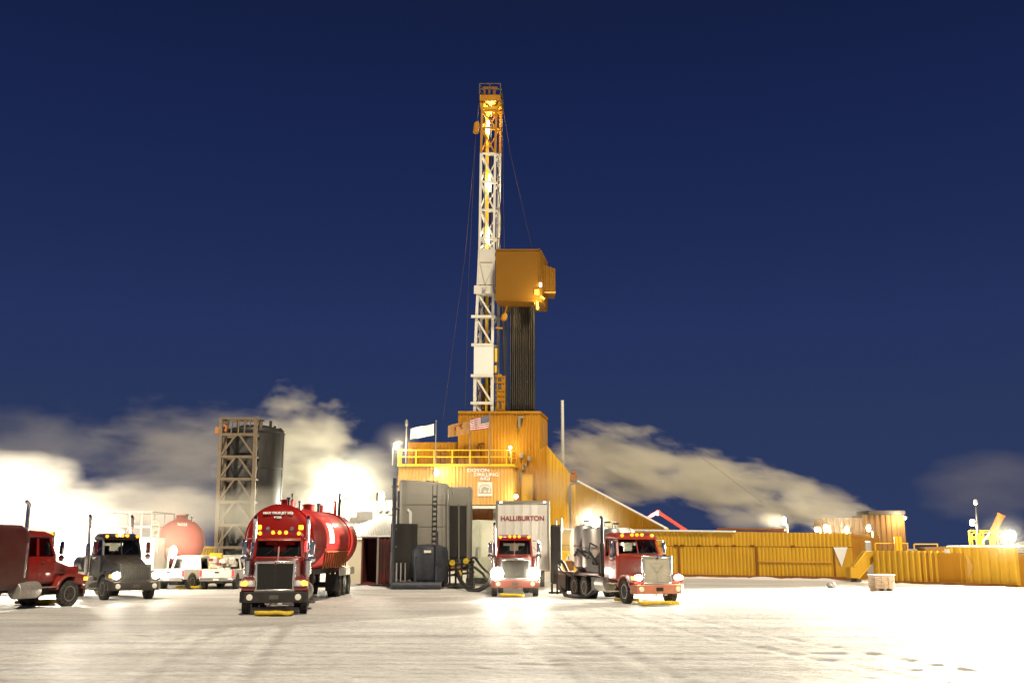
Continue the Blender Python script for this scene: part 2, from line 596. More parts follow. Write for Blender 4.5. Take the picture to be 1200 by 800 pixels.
# ------------------------------------------------------------------ rig building
YR = 109
rig = thing('rig_building', 'big yellow ribbed drill rig building carrying the mast, flags on its railed deck', 'rig building', gx(555, YR), world=True)
def zz(v, Y, u=600):
    return at(u, v, Y).z
pL, pR = at(467, 545, YR), at(601, 545, YR)
zb, zt = zz(591, YR), zz(546.5, YR)
part(MB().ribbed(pL, pR, zb, zt, .36, .07, .3), 'front_wall', 'rig_yellow_frosted', rig)
# the block behind the front wall: side, back and soffit
mb = MB().b(pL.x, pR.x, YR + .35, YR + 9, zb, zt - .05)
part(mb, 'block_core', 'rig_orange', rig)
mb = MB().ribbed((pR.x + .02, YR + .1), (pR.x + .5, YR + 2.6), zb, zt, .36, .07, .2)
part(mb, 'side_wall', 'rig_yellow', rig)
mb = MB().bar((pL.x - .1, YR - .12, zt + .14), (pR.x + .1, YR - .12, zt + .14), .3, .24)
mb.bar((pR.x + .1, YR - .12, zt + .14), (pR.x + .55, YR + 2.6, zt + .14), .3, .24)
part(mb, 'deck_edge', 'rail_yellow', rig)
# handrail
z1, zm, z0 = zz(527.3, YR), zz(535.2, YR), zt + .2
mb = MB()
for u in (467, 487.6, 508.6, 530, 551, 573, 593.5):
    x = at(u, 540, YR).x
    mb.bar((x, YR - .1, z0), (x, YR - .1, z1), .13)
for z in (z1, zm):
    mb.tube([(pL.x, YR - .1, z), (at(593.5, 540, YR).x, YR - .1, z), (pR.x + .45, YR + 2.6, z)], .062, 8)
for t in (.45, 1):
    p = Vector((at(593.5, 540, YR).x, YR - .1, 0)).lerp(Vector((pR.x + .45, YR + 2.6, 0)), t)
    mb.bar((p.x, p.y, z0), (p.x, p.y, z1), .12)
for (x, y) in ((pL.x, YR + 1.2), (pL.x, YR + 2.6)):
    mb.bar((x, y, z0), (x, y, z1), .12)
mb.tube([(pL.x, YR - .1, z1), (pL.x, YR + 2.6, z1)], .062, 8)
part(mb, 'handrail', 'rail_yellow', rig)
# low block behind the rail
a, b = at(478, 518, 112.5), at(540, 518, 112.5)
part(MB().ribbed(a, b, zt - .3, a.z, .36, .06, 6), 'rear_wall', 'rig_orange', rig)
for u in (512, 519.5, 486):
    p = at(u, 531, 112.3)
    part(MB().b(p.x - .22, p.x + .22, 112.1, 112.3, zt, p.z + .6), 'deck_box', 'rust_brown', rig)
# tall drill floor block with its angled right flank
A, B, C = at(537, 483, 111), at(632.5, 483, 111), at(641, 483, 116.8)
A, B, C = Vector((A.x, 111, 0)), Vector((B.x, 111, 0)), Vector((C.x, 116.8, 0))
ztop = zz(483.2, 111)
part(MB().ribbed(A, B, zz(592, 111), ztop, .34, .06, .25), 'tower_wall', 'rig_orange', rig)
part(MB().ribbed(B + Vector((.02, .04, 0)), C, 0, ztop, .34, .06, .25), 'tower_side_wall', 'rig_orange', rig)
core = [(A.x + .05, 111.4, 0), (B.x - .1, 111.4, 0), (C.x - .3, 116.8, 0), (C.x - 2.2, 124, 0), (A.x + .05, 122, 0)]
mb = MB().prism(core[:3] + core[3:], (0, 0, ztop - .6))
part(mb, 'tower_core', 'rig_orange', rig)
part(MB().bar(A + Vector((0, -.1, ztop + .02)), B + Vector((0, -.1, ztop + .02)), .25, .22).bar(B + Vector((0, -.1, ztop + .02)), C + Vector((0, 0, ztop + .02)), .25, .22), 'parapet_cap', 'rig_orange', rig)
# trims, doors, vents and pipes on the faces
zl = zz(593.5, YR)
mb = MB().bar((at(548, 590, YR).x, YR - .2, zl - .05), (at(627, 590, YR).x, YR - .2, zl - .05), .3, .3)
part(mb, 'lower_trim', 'white_paint', rig)
d0, d1 = at(611, 555, 110.9), at(624.5, 588, 110.9)
part(MB().b(d0.x, d1.x, 110.72, 110.85, d1.z, d0.z), 'door', 'rig_yellow', rig, bevel=.02)
mb = MB().bar((d0.x, 110.7, d1.z), (d0.x, 110.7, d0.z), .1).bar((d0.x, 110.7, d0.z), (d1.x, 110.7, d0.z), .1).bar((d1.x, 110.7, d0.z), (d1.x, 110.7, d1.z), .1)
part(mb, 'door_frame', 'rig_orange', rig)
for (u, v, w, h) in ((611, 534, .35, .5), (616, 545, .25, .3), (613, 549, .25, .25), (620, 537.5, .3, .45), (610.5, 557, .22, .6)):
    p = at(u, v, 110.8)
    part(MB().b(p.x - w / 2, p.x + w / 2, 110.55, 110.85, p.z - h / 2, p.z + h / 2), 'junction_box', 'steel_pale', rig, bevel=.03)
p = at(608.5, 494.5, 110.8)
part(MB().b(p.x - .12, p.x + .12, 110.3, 110.9, p.z - .6, p.z + .4).b(p.x - .12, p.x + .45, 110.3, 110.9, p.z + .4, p.z + .6), 'lifting_bracket', 'steel_pale', rig)
p, q = at(560, 546, 110.3), at(560, 524, 110.3)
mb = MB().tube([p, q, q + Vector((.15, 0, .25)), q + Vector((.45, 0, .36)), q + Vector((.7, 0, .25))], .16, 10)
part(mb, 'gooseneck_vent', 'rust_brown', rig, smooth=True)
p, q = at(602.5, 549, 110.2), at(601.5, 590, 110.2)
part(MB().tube([p + Vector((-.3, 0, 0)), p, q], .1, 8), 'drain_pipe', 'steel_pale', rig, smooth=True)
mb = MB().tube([at(637, 497, 113.6), at(637.2, 521, 113.6)], .1, 8)
part(mb, 'conduit', 'steel_pale', rig, smooth=True)
# plinth under the overhang
mb = MB().b(at(468, 600, YR + 2.5).x, at(548, 600, YR + 2.5).x, YR + 2.5, YR + 8.5, 0, zb + .05)
part(mb, 'plinth', 'rust_brown', rig)
part(MB().ribbed(at(549, 600, YR + 2.2), at(629, 600, YR + 2.2), 0, zb - .1, .5, .05, .3), 'lower_wall', 'rust_brown', rig)
mb = MB()
for u in (549.5, 579.5, 597):
    x = at(u, 620, YR + .6).x
    mb.bar((x, YR + .6, 0), (x, YR + .6, zb), .3)
part(mb, 'support_leg', 'steel_pale', rig)
# lettering and emblem
yl = YR - .075
for (t, u, v, sz, sxx) in (('DOYON', 560.6, 551.0, .48, 1.3), ('DRILLING', 569.9, 556.0, .48, 1.25), ('RIG', 567.6, 560.9, .46, 1.2), ('1', 573.4, 560.9, .46, 1.6)):
    p = at(u, v, yl)
    lettering(t, sz, (p.x, yl, p.z), 'letter_white', rig, sx=sxx, depth=.04, bold=.012)
p0, p1 = at(559.8, 564.6, yl), at(576.8, 581, yl)
sg = part(MB().b(p0.x, p1.x, yl - .08, yl - .01, p1.z, p0.z), 'emblem_board', 'label_white', rig)
cx, cz = (p0.x + p1.x) / 2, (p0.z + p1.z) / 2
mb = MB()
ring = []
for i in range(25):
    an = R(-25 + 230 * i / 24)
    ring.append((cx + .62 * math.cos(an), cz - .08 + .56 * math.sin(an)))
for a, b in zip(ring, ring[1:]):
    mb.bar((a[0], yl - .10, a[1]), (b[0], yl - .10, b[1]), .10, .03)
mb.b(cx - .66, cx + .66, yl - .112, yl - .085, cz - .47, cz - .35)
part(mb, 'emblem_ring', 'emblem_grey', sg)
# hunched animal figure inside the ring
fig = [(-.42, -.34), (-.40, -.05), (-.30, .15), (-.12, .28), (.08, .27), (.22, .16), (.36, .14), (.46, .02), (.40, -.06), (.30, -.08), (.30, -.34), (.18, -.34), (.16, -.10), (-.10, -.10), (-.12, -.34)]
part(MB().prism([(cx + a, yl - .115, cz - .02 + b) for a, b in fig], (0, .03, 0)), 'emblem_figure', 'emblem_grey', sg)

# ------------------------------------------------------------------ sloping wing and pipe shed
wing = thing('windwall_wing', 'sloping yellow ribbed wing falling from rig building to the long shed roof', 'windwall', gx(665, 106), world=True)
q0, q1 = at(641.5, 522, 107.6), at(674, 562, 107.6)
part(MB().ribbed(q0, q1, 0, lambda t: q0.z + (q1.z - q0.z) * t, .34, .06, .3), 'steep_panel', 'rig_yellow', wing)
s0, s1 = at(629.5, 528, 107.2), at(641.2, 522, 107.6)
part(MB().ribbed(s0, (s1.x, 107.2), 0, lambda t: s0.z + (s1.z - s0.z) * t, .34, .06, .4), 'corner_panel', 'rig_orange', wing)
r0, r1 = at(674, 562, 106.5), at(780, 618.5, 90)
part(MB().ribbed(r0, r1, 0, lambda t: r0.z + (r1.z - r0.z) * t, .34, .06, .3), 'shallow_panel', 'rig_yellow', wing)
mb = MB().bar(r0 + Vector((0, -.05, .02)), r1 + Vector((0, -.05, .02)), .3, .07)
part(mb, 'snow_cap', 'snow_fresh', wing)
p = at(672.5, 563.5, 106)
part(MB().b(p.x - .35, p.x + .35, 105.8, 106.5, p.z - .1, p.z + .7).b(p.x - .2, p.x + .2, 105.8, 106.3, p.z + .7, p.z + 1.1), 'vent_hood', 'rust_brown', wing, bevel=.08)

shed = thing('pipe_shed', 'long low yellow ribbed shed running right of the trucks with white triangle sign', 'shed', gx(826, 85), world=True)
W0, W1 = Vector((4.25, 92.7, 0)), Vector((25.1, 77.4, 0))
wd_ = (W1 - W0).normalized()
wn = Vector((wd_.y, -wd_.x, 0))
def shed_p(u):
    """point on the shed front below pixel column u"""
    k = (u - 600) / 1224
    t = (k * W0.y - W0.x) / (wd_.x - k * wd_.y)
    return W0 + wd_ * t
zL, zR = 3.95, 3.42
ztf = lambda t: zL + (zR - zL) * t
zseam = lambda t: 2.62 - .20 * t
LW = (W1 - W0).length
tu = lambda u: (shed_p(u) - W0).length / LW
part(MB().ribbed(W0, W1, zseam, ztf, .32, .045, .3), 'upper_cladding', 'rig_yellow', shed)
for (ua, ub) in ((655, 795), (795.6, 886), (886.6, 977)):
    a, b = shed_p(ua) + wn * .04, shed_p(ub) + wn * .04
    ta, tb = tu(ua), tu(ub)
    part(MB().ribbed(a, b, .22, lambda t, ta=ta, tb=tb: zseam(ta + (tb - ta) * t) - .06, .30, .045, .25), 'lower_cladding', 'rig_yellow', shed)
a, b = shed_p(977.6), shed_p(997)
mb = MB().prism([a + wn * .09, b + wn * .09, b - wn * .3, a - wn * .3], (0, 0, zseam(1) - .05))
part(mb, 'end_panel', 'rig_yellow', shed)
mb = MB()
for i in range(20):
    t0, t1 = i / 20, (i + 1) / 20
    mb.bar(W0.lerp(W1, t0) + wn * .01 + Vector((0, 0, zseam(t0) - .03)), W0.lerp(W1, t1) + wn * .01 + Vector((0, 0, zseam(t1) - .03)), .1, .06)
for u in (795.3, 886.3, 977.3):
    p = shed_p(u) + wn * .05
    mb.bar(p + Vector((0, 0, .2)), p + Vector((0, 0, zseam(tu(u)))), .16)
part(mb, 'seam_strip', 'seam_brown', shed)
for u in (793, 800, 820, 841, 861, 882, 930):
    p = shed_p(u) + wn * .1 + Vector((0, 0, zseam(tu(u)) + .04))
    part(MB().bar(p - wd_ * .16, p + wd_ * .16, .1, .10), 'vent_slot', 'seam_brown', shed)
a, b = shed_p(888) + wn * .12, shed_p(975) + wn * .12
part(MB().bar(a + Vector((0, 0, 1.33)), b + Vector((0, 0, 1.30)), .08, .1), 'rub_rail', 'rig_yellow_frosted', shed)
back = -wn * 7
mb = MB().prism([W0 - wn * .25 + Vector((0, 0, zL - .3)), W1 - wn * .25 + Vector((0, 0, zR - .3)), W1 + back + Vector((0, 0, zR - .3)), W0 + back + Vector((0, 0, zL - .3))], (0, 0, .25))
mb.prism([W1 - wn * .32, W1 + back, W1 + back - wd_ * .2, W1 - wn * .32 - wd_ * .2], (0, 0, zR - .32))
part(mb, 'roof', 'rig_orange', shed)
mb = MB()
a, b = shed_p(656), shed_p(862)
mb.bar(a + wn * .02 + Vector((0, 0, ztf(tu(656)) + .05)), b + wn * .02 + Vector((0, 0, ztf(tu(862)) + .02)), .4, .14)
part(mb, 'roof_snow', 'snow_fresh', shed)
a, b = shed_p(835) - wn * 1.0, shed_p(915) - wn * 1.0
mb = MB().tube([a + Vector((0, 0, 3.85)), b + Vector((0, 0, 3.72))], .10, 8)
part(mb, 'roof_pipe', 'rust_brown', shed, smooth=True)
a, b = shed_p(795) + wn * .16, shed_p(995) + wn * .16
mb = MB().bar(a + Vector((0, 0, .14)), b + Vector((0, 0, .14)), .3, .22)
part(mb, 'base_skid', 'rust_brown', shed)
t0, t1, t2 = shed_p(977.4), shed_p(994), shed_p(985.8)
zA, zB = 2.40, .98
pts = [t0 + Vector((0, 0, zA)), t1 + Vector((0, 0, zA)), t2 + Vector((0, 0, zB))]
sgn = single(MB().prism([p + wn * .13 for p in pts], wn * .03), 'triangle_sign', 'sign_white', 'plain white inverted triangle sign on the right end of yellow shed', 'sign', t2 + wn * .13)

# ------------------------------------------------------------------ mast
YM = 111.9
mast = thing('drilling_mast', 'tall white and orange lattice drilling mast with crown platform rising from rig building', 'drilling mast', (at(567, 600, YM).x, YM + 1.5, zz(500, YM)), world=True)
def leg_u(pts, v):
    pts = sorted(pts)
    for (v0, u0), (v1, u1) in zip(pts, pts[1:]):
        if v <= v1:
            return u0 + (u1 - u0) * (v - v0) / (v1 - v0)
    return pts[-1][1]
LA = [(110, 565.6), (180, 563.8), (292, 562), (345, 560.5), (371, 557.5), (500, 556)]
LB = [(110, 582.5), (180, 580.3), (292, 578.6), (345, 577.8), (371, 577.2), (500, 576.6)]
LC = [(110, 586.6), (180, 586.0), (292, 584.6), (345, 584.2), (371, 584), (500, 583)]
def A_(v): return at(leg_u(LA, v), v, YM)
def B_(v): return at(leg_u(LB, v), v, YM)
def C_(v): return at(leg_u(LC, v), v, YM + 3.4)
def D_(v): return at(leg_u(LA, v) + 5.5, v, YM + 3.4)
def lattice(vs, w, diag=True, back=True):
    mb = MB()
    v0, v1 = vs[0], vs[-1]
    for L in (A_, B_, C_, D_):
        mb.bar(L(v0), L(v1), w)
    for i, v in enumerate(vs):
        mb.bar(A_(v), B_(v), w * .75)
        mb.bar(D_(v + 2), C_(v + 2), w * .6)
        mb.bar(A_(v), D_(v), w * .55)
        mb.bar(B_(v), C_(v), w * .55)
    for a, b in zip(vs, vs[1:]):
        if diag:
            mb.bar(A_(a), B_(b), w * .65)
            mb.bar(D_(b), C_(a), w * .5)
            mb.bar(A_(b), D_((a + b) / 2), w * .45)
            mb.bar(A_(a), D_((a + b) / 2), w * .45)
    return mb
part(lattice([119, 130, 150, 180], .26), 'upper_lattice', 'rig_orange', mast)
part(lattice([180, 213, 246, 279, 293], .27), 'white_lattice', 'mast_white', mast)
part(lattice([293, 336, 345, 371.5, 405], .30), 'middle_lattice', 'mast_white', mast)
part(lattice([440, 472.5, 500], .34), 'lower_lattice', 'mast_white', mast)
mb = MB()
for L in (A_, B_, C_, D_):
    mb.bar(L(405), L(440), .3)
part(mb, 'leg_section', 'mast_white', mast)
def plate(v0, v1, dy, ex0=0, ex1=0):
    a, b, c, d = A_(v0), B_(v0), B_(v1), A_(v1)
    o = Vector((0, dy, 0))
    return MB().prism([a + o - Vector((ex0, 0, 0)), b + o + Vector((ex1, 0, 0)), c + o + Vector((ex1, 0, 0)), d + o - Vector((ex0, 0, 0))], (0, -.1, 0))
part(plate(293, 334, -.16), 'front_plate', 'mast_white', mast)
mb = MB()
for (a, b) in ((A_(308), B_(308)), (A_(310), (A_(334) + B_(334)) / 2), (B_(310), (A_(334) + B_(334)) / 2)):
    mb.bar(a + Vector((.1, -.29, 0)), b + Vector((-.1, -.29, 0)), .07, .05)
part(mb, 'plate_stiffener', 'emblem_grey', mast)
part(plate(335, 345, -.2, .5, .05), 'collar', 'mast_white', mast, bevel=.05)
p = at(567, 339, YM - .4)
part(MB().lathe([(.22, 0), (.22, .18), (.1, .2)], p, (0, -1, 0), 16), 'pivot_pin', 'steel', mast, smooth=True)
part(plate(346, 371, -.16).bar(A_(371.5) + Vector((-.8, -.3, 0)), B_(371.5) + Vector((.3, -.3, 0)), .3) if False else MB().bar(A_(371.5) + Vector((-.5, -.3, 0)), B_(371.5) + Vector((.3, -.3, 0)), .28), 'cross_beam', 'mast_white', mast)
part(plate(405, 440, -.2, .15, .1), 'weather_panel', 'white_paint', mast, bevel=.03)
for v in (404.5, 440.5, 472.5):
    part(MB().bar(A_(v) + Vector((-.45, -.25, 0)), B_(v) + Vector((.1, -.25, 0)), .24, .3), 'cross_beam', 'mast_white', mast)
# ladder up the right-hand side face
mb = MB()
def lad(v, t): return B_(v).lerp(C_(v), t) + Vector((.18, -.1, 0))
for t in (.25, .8):
    mb.bar(lad(184, t), lad(344, t), .07)
for i in range(58):
    v = 185 + i * 158 / 57
    mb.bar(lad(v, .25), lad(v, .8), .06)
for i in range(9):
    v = 190 + i * 18
    mb.bar(lad(v, .2), C_(v), .10)
part(mb, 'ladder', 'mast_white', mast)
mb = MB()
for i in range(18):
    v = 131 + i * 48 / 17
    mb.bar(lad(v, .25), lad(v, .8), .06)
part(mb, 'upper_ladder', 'rig_orange', mast)
# guide rail and travelling gear inside
mb = MB().bar(at(571.3, 124, YM + 1.6), at(570.2, 500, YM + 1.6), .34)
part(mb, 'guide_rail', 'rail_yellow', mast)
p = at(571.5, 345, YM + 2)
part(MB().tube([at(568, 346, YM + 1.2), at(566.8, 405, YM + 1.2)], .07, 8).tube([at(574, 346, YM + 1.2), at(574.5, 405, YM + 1.2)], .07, 8).tube([at(571, 440, YM + 2.2), at(571.4, 500, YM + 2.2)], .3, 10), 'hoist_line', 'hose_black', mast, smooth=True)
mb = MB().b(at(567, 0, YM + 2).x, at(575.5, 0, YM + 2).x, YM + 1.9, YM + 3, zz(478, YM), zz(446, YM))
part(mb, 'travelling_block', 'rust_brown', mast, bevel=.15)
# inner strip lights
for (u, v0, v1) in ((573.6, 205, 224), (572.4, 267, 287), (572.2, 142, 157)):
    p, q = at(u, v0, YM + .9), at(u, v1, YM + .9)
    part(MB().bar(p, q, .24, .16), 'strip_light', 'lamp_soft', mast)
    lamp('mast_light', p.lerp(q, .5) + Vector((-.25, .4, 0)), 900, (1, .82, .5), .3)
# crown
cz0, cz1, cz2 = zz(120, YM, 570), zz(113.2, YM, 570), zz(100.5, YM, 570)
cx0, cx1 = at(562, 116, YM).x, at(586.5, 116, YM).x
cx2 = at(589.6, 116, YM + 4).x
mb = MB().prism([(cx0, YM - .5, cz0), (cx1, YM - .5, cz0), (cx2, YM + 4.2, cz0), (cx0 + .9, YM + 4.2, cz0)], (0, 0, cz1 - cz0))
part(mb, 'crown_platform', 'rig_orange', mast, bevel=.06)
mb = MB()
cor = [(cx0, YM - .5), (cx1, YM - .5), (cx2, YM + 4.2), (cx0 + .9, YM + 4.2)]
for i in range(4):
    a, b = Vector((*cor[i], 0)), Vector((*cor[(i + 1) % 4], 0))
    for z in ((cz1 + cz2) / 2, cz2):
        mb.bar(a + Vector((0, 0, z)), b + Vector((0, 0, z)), .10)
    for t in (0, .5):
        q = a.lerp(b, t)
        mb.bar(q + Vector((0, 0, cz1)), q + Vector((0, 0, cz2)), .10)
part(mb, 'crown_rail', 'beam_tan', mast)
xm = at(573, 105, YM).x
mb = MB()
for dx in (-.55, 0, .55):
    mb.lathe([(.2, -.1), (.85, -.12), (.95, 0), (.85, .12), (.2, .1)], (xm + dx, YM + 1.8, cz1 + .75), (1, 0, 0), 24)
part(mb, 'crown_sheave', 'rust_brown', mast, smooth=True)
zc = zz(97.2, YM, 570)
mb = MB().bar((at(565.5, 97, YM).x, YM + 1.5, zc), (at(583, 97, YM).x, YM + 1.5, zc), .26, .35)
for dx in (-.7, .0, .7):
    mb.bar((xm + dx, YM + 1.5, cz1), (xm + dx, YM + 1.5, zc), .16)
part(mb, 'top_beam', 'rust_brown', mast)
mb = MB().bar(at(563.5, 120.5, YM - .3), A_(129), .22).bar(at(586, 120.5, YM - .3), B_(129), .22)
part(mb, 'crown_bracket', 'rig_yellow', mast)
part(MB().bar(at(588, 121, YM + 3.6), C_(130), .2), 'crown_bracket', 'rig_yellow', mast)
part(MB().bar(at(577, 122, YM + 1), at(581, 130, YM + 1), .4), 'crown_block', 'rig_yellow', mast)
mb = MB().bar(at(567, 127, YM), at(583, 127, YM), .3)
part(mb, 'crown_beam', 'rig_yellow', mast)
lamp('crown_light', at(576, 131, YM + 1.2), 800, (1, .8, .45), .2)
# racking house on the right
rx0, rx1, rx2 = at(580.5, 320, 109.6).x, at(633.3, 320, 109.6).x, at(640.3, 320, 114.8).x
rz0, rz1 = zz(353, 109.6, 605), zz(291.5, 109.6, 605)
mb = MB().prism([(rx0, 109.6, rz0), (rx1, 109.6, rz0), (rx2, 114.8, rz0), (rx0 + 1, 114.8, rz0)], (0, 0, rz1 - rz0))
rh = part(mb, 'racking_house', 'house_orange_dim', mast, bevel=.05)
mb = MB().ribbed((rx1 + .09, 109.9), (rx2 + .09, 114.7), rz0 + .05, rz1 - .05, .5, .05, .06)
part(mb, 'house_cladding', 'house_orange_dim', rh)
mb = MB()
for z in (rz0 + .15, rz1 - .15):
    mb.bar((rx0, 109.54, z), (rx1, 109.54, z), .05, .12)
mb.bar((rx1 - .1, 109.54, rz0), (rx1 - .1, 109.54, rz1), .12, .05)
part(mb, 'edge_trim', 'house_orange_dim', rh)
e0, e1 = at(637, 310, 112), at(651, 342.5, 112)
e2 = at(651, 315, 112)
mb = MB().ribbed((e0.x, 112), (e1.x, 112), e1.z, lambda t: e0.z + (e2.z - e0.z) * t, .42, .06, 3)
part(mb, 'house_extension', 'house_orange_dim', mast)
part(MB().bar((e0.x, 111.9, e1.z - .05), (e1.x, 111.9, e1.z - .05), .3, .16), 'extension_sill', 'rig_yellow_frosted', mast)
p, q = at(626, 341, 110), at(632, 363, 110)
part(MB().b(p.x, q.x, 109.5, 110.2, at(626, 346.5, 110).z, p.z + .1), 'lit_bracket', 'rig_yellow_frosted', mast)
mb = MB().bar(at(628.5, 342, 109.9), at(630, 363, 109.9), .28).bar(at(625.5, 353, 110), at(630, 362, 110), .16).bar(at(630, 344, 110), at(638, 350.5, 110), .2)
part(mb, 'bracket_arm', 'rig_yellow_frosted', mast)
p = at(633.5, 342, 109.2)
lamp('bracket_light', p + Vector((.3, -.5, -1.2)), 700, (1, .82, .5), .15)
part(MB().b(p.x - .12, p.x + .12, 109.3, 109.5, p.z + .7, p.z + 1.05), 'house_lamp', 'lamp_soft', rh)
# lift cabin right of the legs
a, b = at(580, 438, YM - .2), at(592, 484, YM - .2)
mb = MB().loft([[(a.x + .05, y, b.z - 1) for y in (YM - .2, YM + 2)] + [(b.x - .1, y, b.z - 1) for y in (YM + 2, YM - .2)],
                [(a.x + .1, y, a.z - .6) for y in (YM - .2, YM + 2)] + [(b.x, y, a.z - .6) for y in (YM + 2, YM - .2)],
                [(a.x + .3, y, a.z) for y in (YM - .1, YM + 2)] + [(b.x - .45, y, a.z) for y in (YM + 2, YM - .1)]])
cb = part(mb, 'hoist_cabin', 'rig_orange', mast, bevel=.05)
mb = MB()
for (u0, v0, u1, v1) in ((583.5, 442.5, 587.5, 446), (583.3, 449, 587.3, 456), (585, 470, 587.8, 478), (580.5, 447, 582.3, 475)):
    p, q = at(u0, v0, YM - .3), at(u1, v1, YM - .3)
    mb.b(p.x, q.x, YM - .26, YM - .18, q.z, p.z)
part(mb, 'cabin_opening', 'interior_grey', cb)
mb = MB()
for v in (441, 448, 457, 463, 469, 480):
    mb.bar(at(580.5, v, YM - .32), at(591.5, v, YM - .32), .09)
for u in (582.8, 588.2, 591.6):
    mb.bar(at(u, 440, YM - .32), at(u, 484, YM - .32), .09)
part(mb, 'cabin_frame', 'rig_orange', cb)
mb = MB().b(at(581, 0, YM).x, at(583.8, 0, YM).x, YM - .1, YM + .5, zz(424, YM), zz(408, YM)).b(at(581, 0, YM).x, at(583.4, 0, YM).x, YM - .1, YM + .5, zz(437, YM), zz(428, YM))
part(mb, 'yellow_motor', 'rail_yellow', mast, bevel=.08)
# derrick hand tools between legs and pipes
p = at(591, 371, 110.5)
part(MB().lathe([(.1, -.5), (.32, -.35), (.34, .1), (.15, .4)], p, (.4, 0, 1), 14).bar(p, p + Vector((.3, 0, 1.2)), .14), 'pipe_elevator', 'rig_orange', mast, smooth=True)
p = at(586, 384, 110.5)
part(MB().bar(at(581, 384, 110.5), at(589, 384.6, 110.5), .18), 'stub_arm', 'rig_orange', mast)
mb = MB()
for (u0, u1, r) in ((588, 594.5, .16), (590, 596, .10), (594.6, 593.4, .08)):
    mb.tube([at(u0, 353, 112), at((u0 + u1) / 2 - .8, 420, 112), at(u1, 490, 112)], r, 8)
part(mb, 'kelly_hose', 'hose_black', mast, smooth=True)

# hanging counterweight and lines from the crown
cw = at(558.2, 150, YM)
o = single(MB().lathe([(.12, -.75), (.34, -.6), (.34, .5), (.15, .75)], cw, (.12, 0, 1), 14), 'counterweight', 'rig_orange', 'small orange block hanging on a line left of the mast top', 'weight', cw, smooth=True)
def line(name, label, pts, r=.024, m='rope_steel'):
    return single(MB().tube(pts, r, 6), name, m, label, 'cable', pts[0], smooth=True)
line('hoist_cable', 'thin dark line dropping from mast top through the orange counterweight', [at(562.5, 121, YM), at(558.4, 146, YM), at(557, 170, YM), at(549, 330, YM), at(545, 484, YM)])
line('guy_line', 'thin dark guy line sloping from mast top down past its left side', [at(561, 122, YM + 1), at(545, 300, YM), at(519, 492, YM - 1)])
line('guy_line', 'thin dark guy line from mast top to the orange racking house roof', [at(589, 122, YM + 2), at(598, 180, YM + 2), at(623.5, 291, YM + 1)])
line('guy_line', 'near vertical thin line right of the mast down to racking house', [at(588.5, 124, YM + 3), at(591, 290, YM + 3)])
line('guy_line', 'thin cable slanting down through the steam plume right of the ramp', [at(823, 536, 100), at(850, 556, 99), at(893, 588, 97)], .014, 'rope_steel')

for (u0, u1, dy) in ((568.2, 567, 1.0), (569.6, 569.4, 2.2), (575.5, 576, 1.4)):
    part(MB().tube([at(u0, 128, YM + dy), at((u0 + u1) / 2 + .4, 300, YM + dy), at(u1, 480, YM + dy)], .035, 6), 'wire_line', 'rope_steel', mast, smooth=True)
part(MB().tube([at(583, 196, YM + .4), at(587.5, 262, YM - .2), at(584, 300, YM + .2)], .06, 8), 'service_hose', 'hose_black', mast, smooth=True)

# racked drill pipe
zt_p, zb_p = zz(345, 112, 605), ztop - .9
proto = None
for row in range(3):
    for k in range(12):
        u = 598.2 + k * 2.43 + (row % 2) * 1.2
        Y = 112.2 + row * .35
        x = at(u, 420, Y).x
        if proto is None:
            r = .088
            zj = zz(448, 112)
            prof = [(r, 0), (r, zj - zb_p - .25), (r * 1.28, zj - zb_p - .15), (r * 1.28, zj - zb_p + .25), (r, zj - zb_p + .35), (r, zt_p - zb_p)]
            proto = single(MB().lathe(prof, (0, 0, 0), (0, 0, 1), 10), 'drill_pipe', 'pipe_metal', 'dark steel drill pipe standing in the racked bundle under the orange racking house', 'drill pipe', (0, 0, 0), 'drill pipes racked beside the mast', smooth=True)
            o = proto
        else:
            o = proto.copy()
            col.objects.link(o)
        o.location = (x, Y, zb_p + random.uniform(-.15, .2) - 0)
        o.rotation_euler = (random.uniform(-.001, .001), random.uniform(-.003, .003), random.uniform(0, 6))

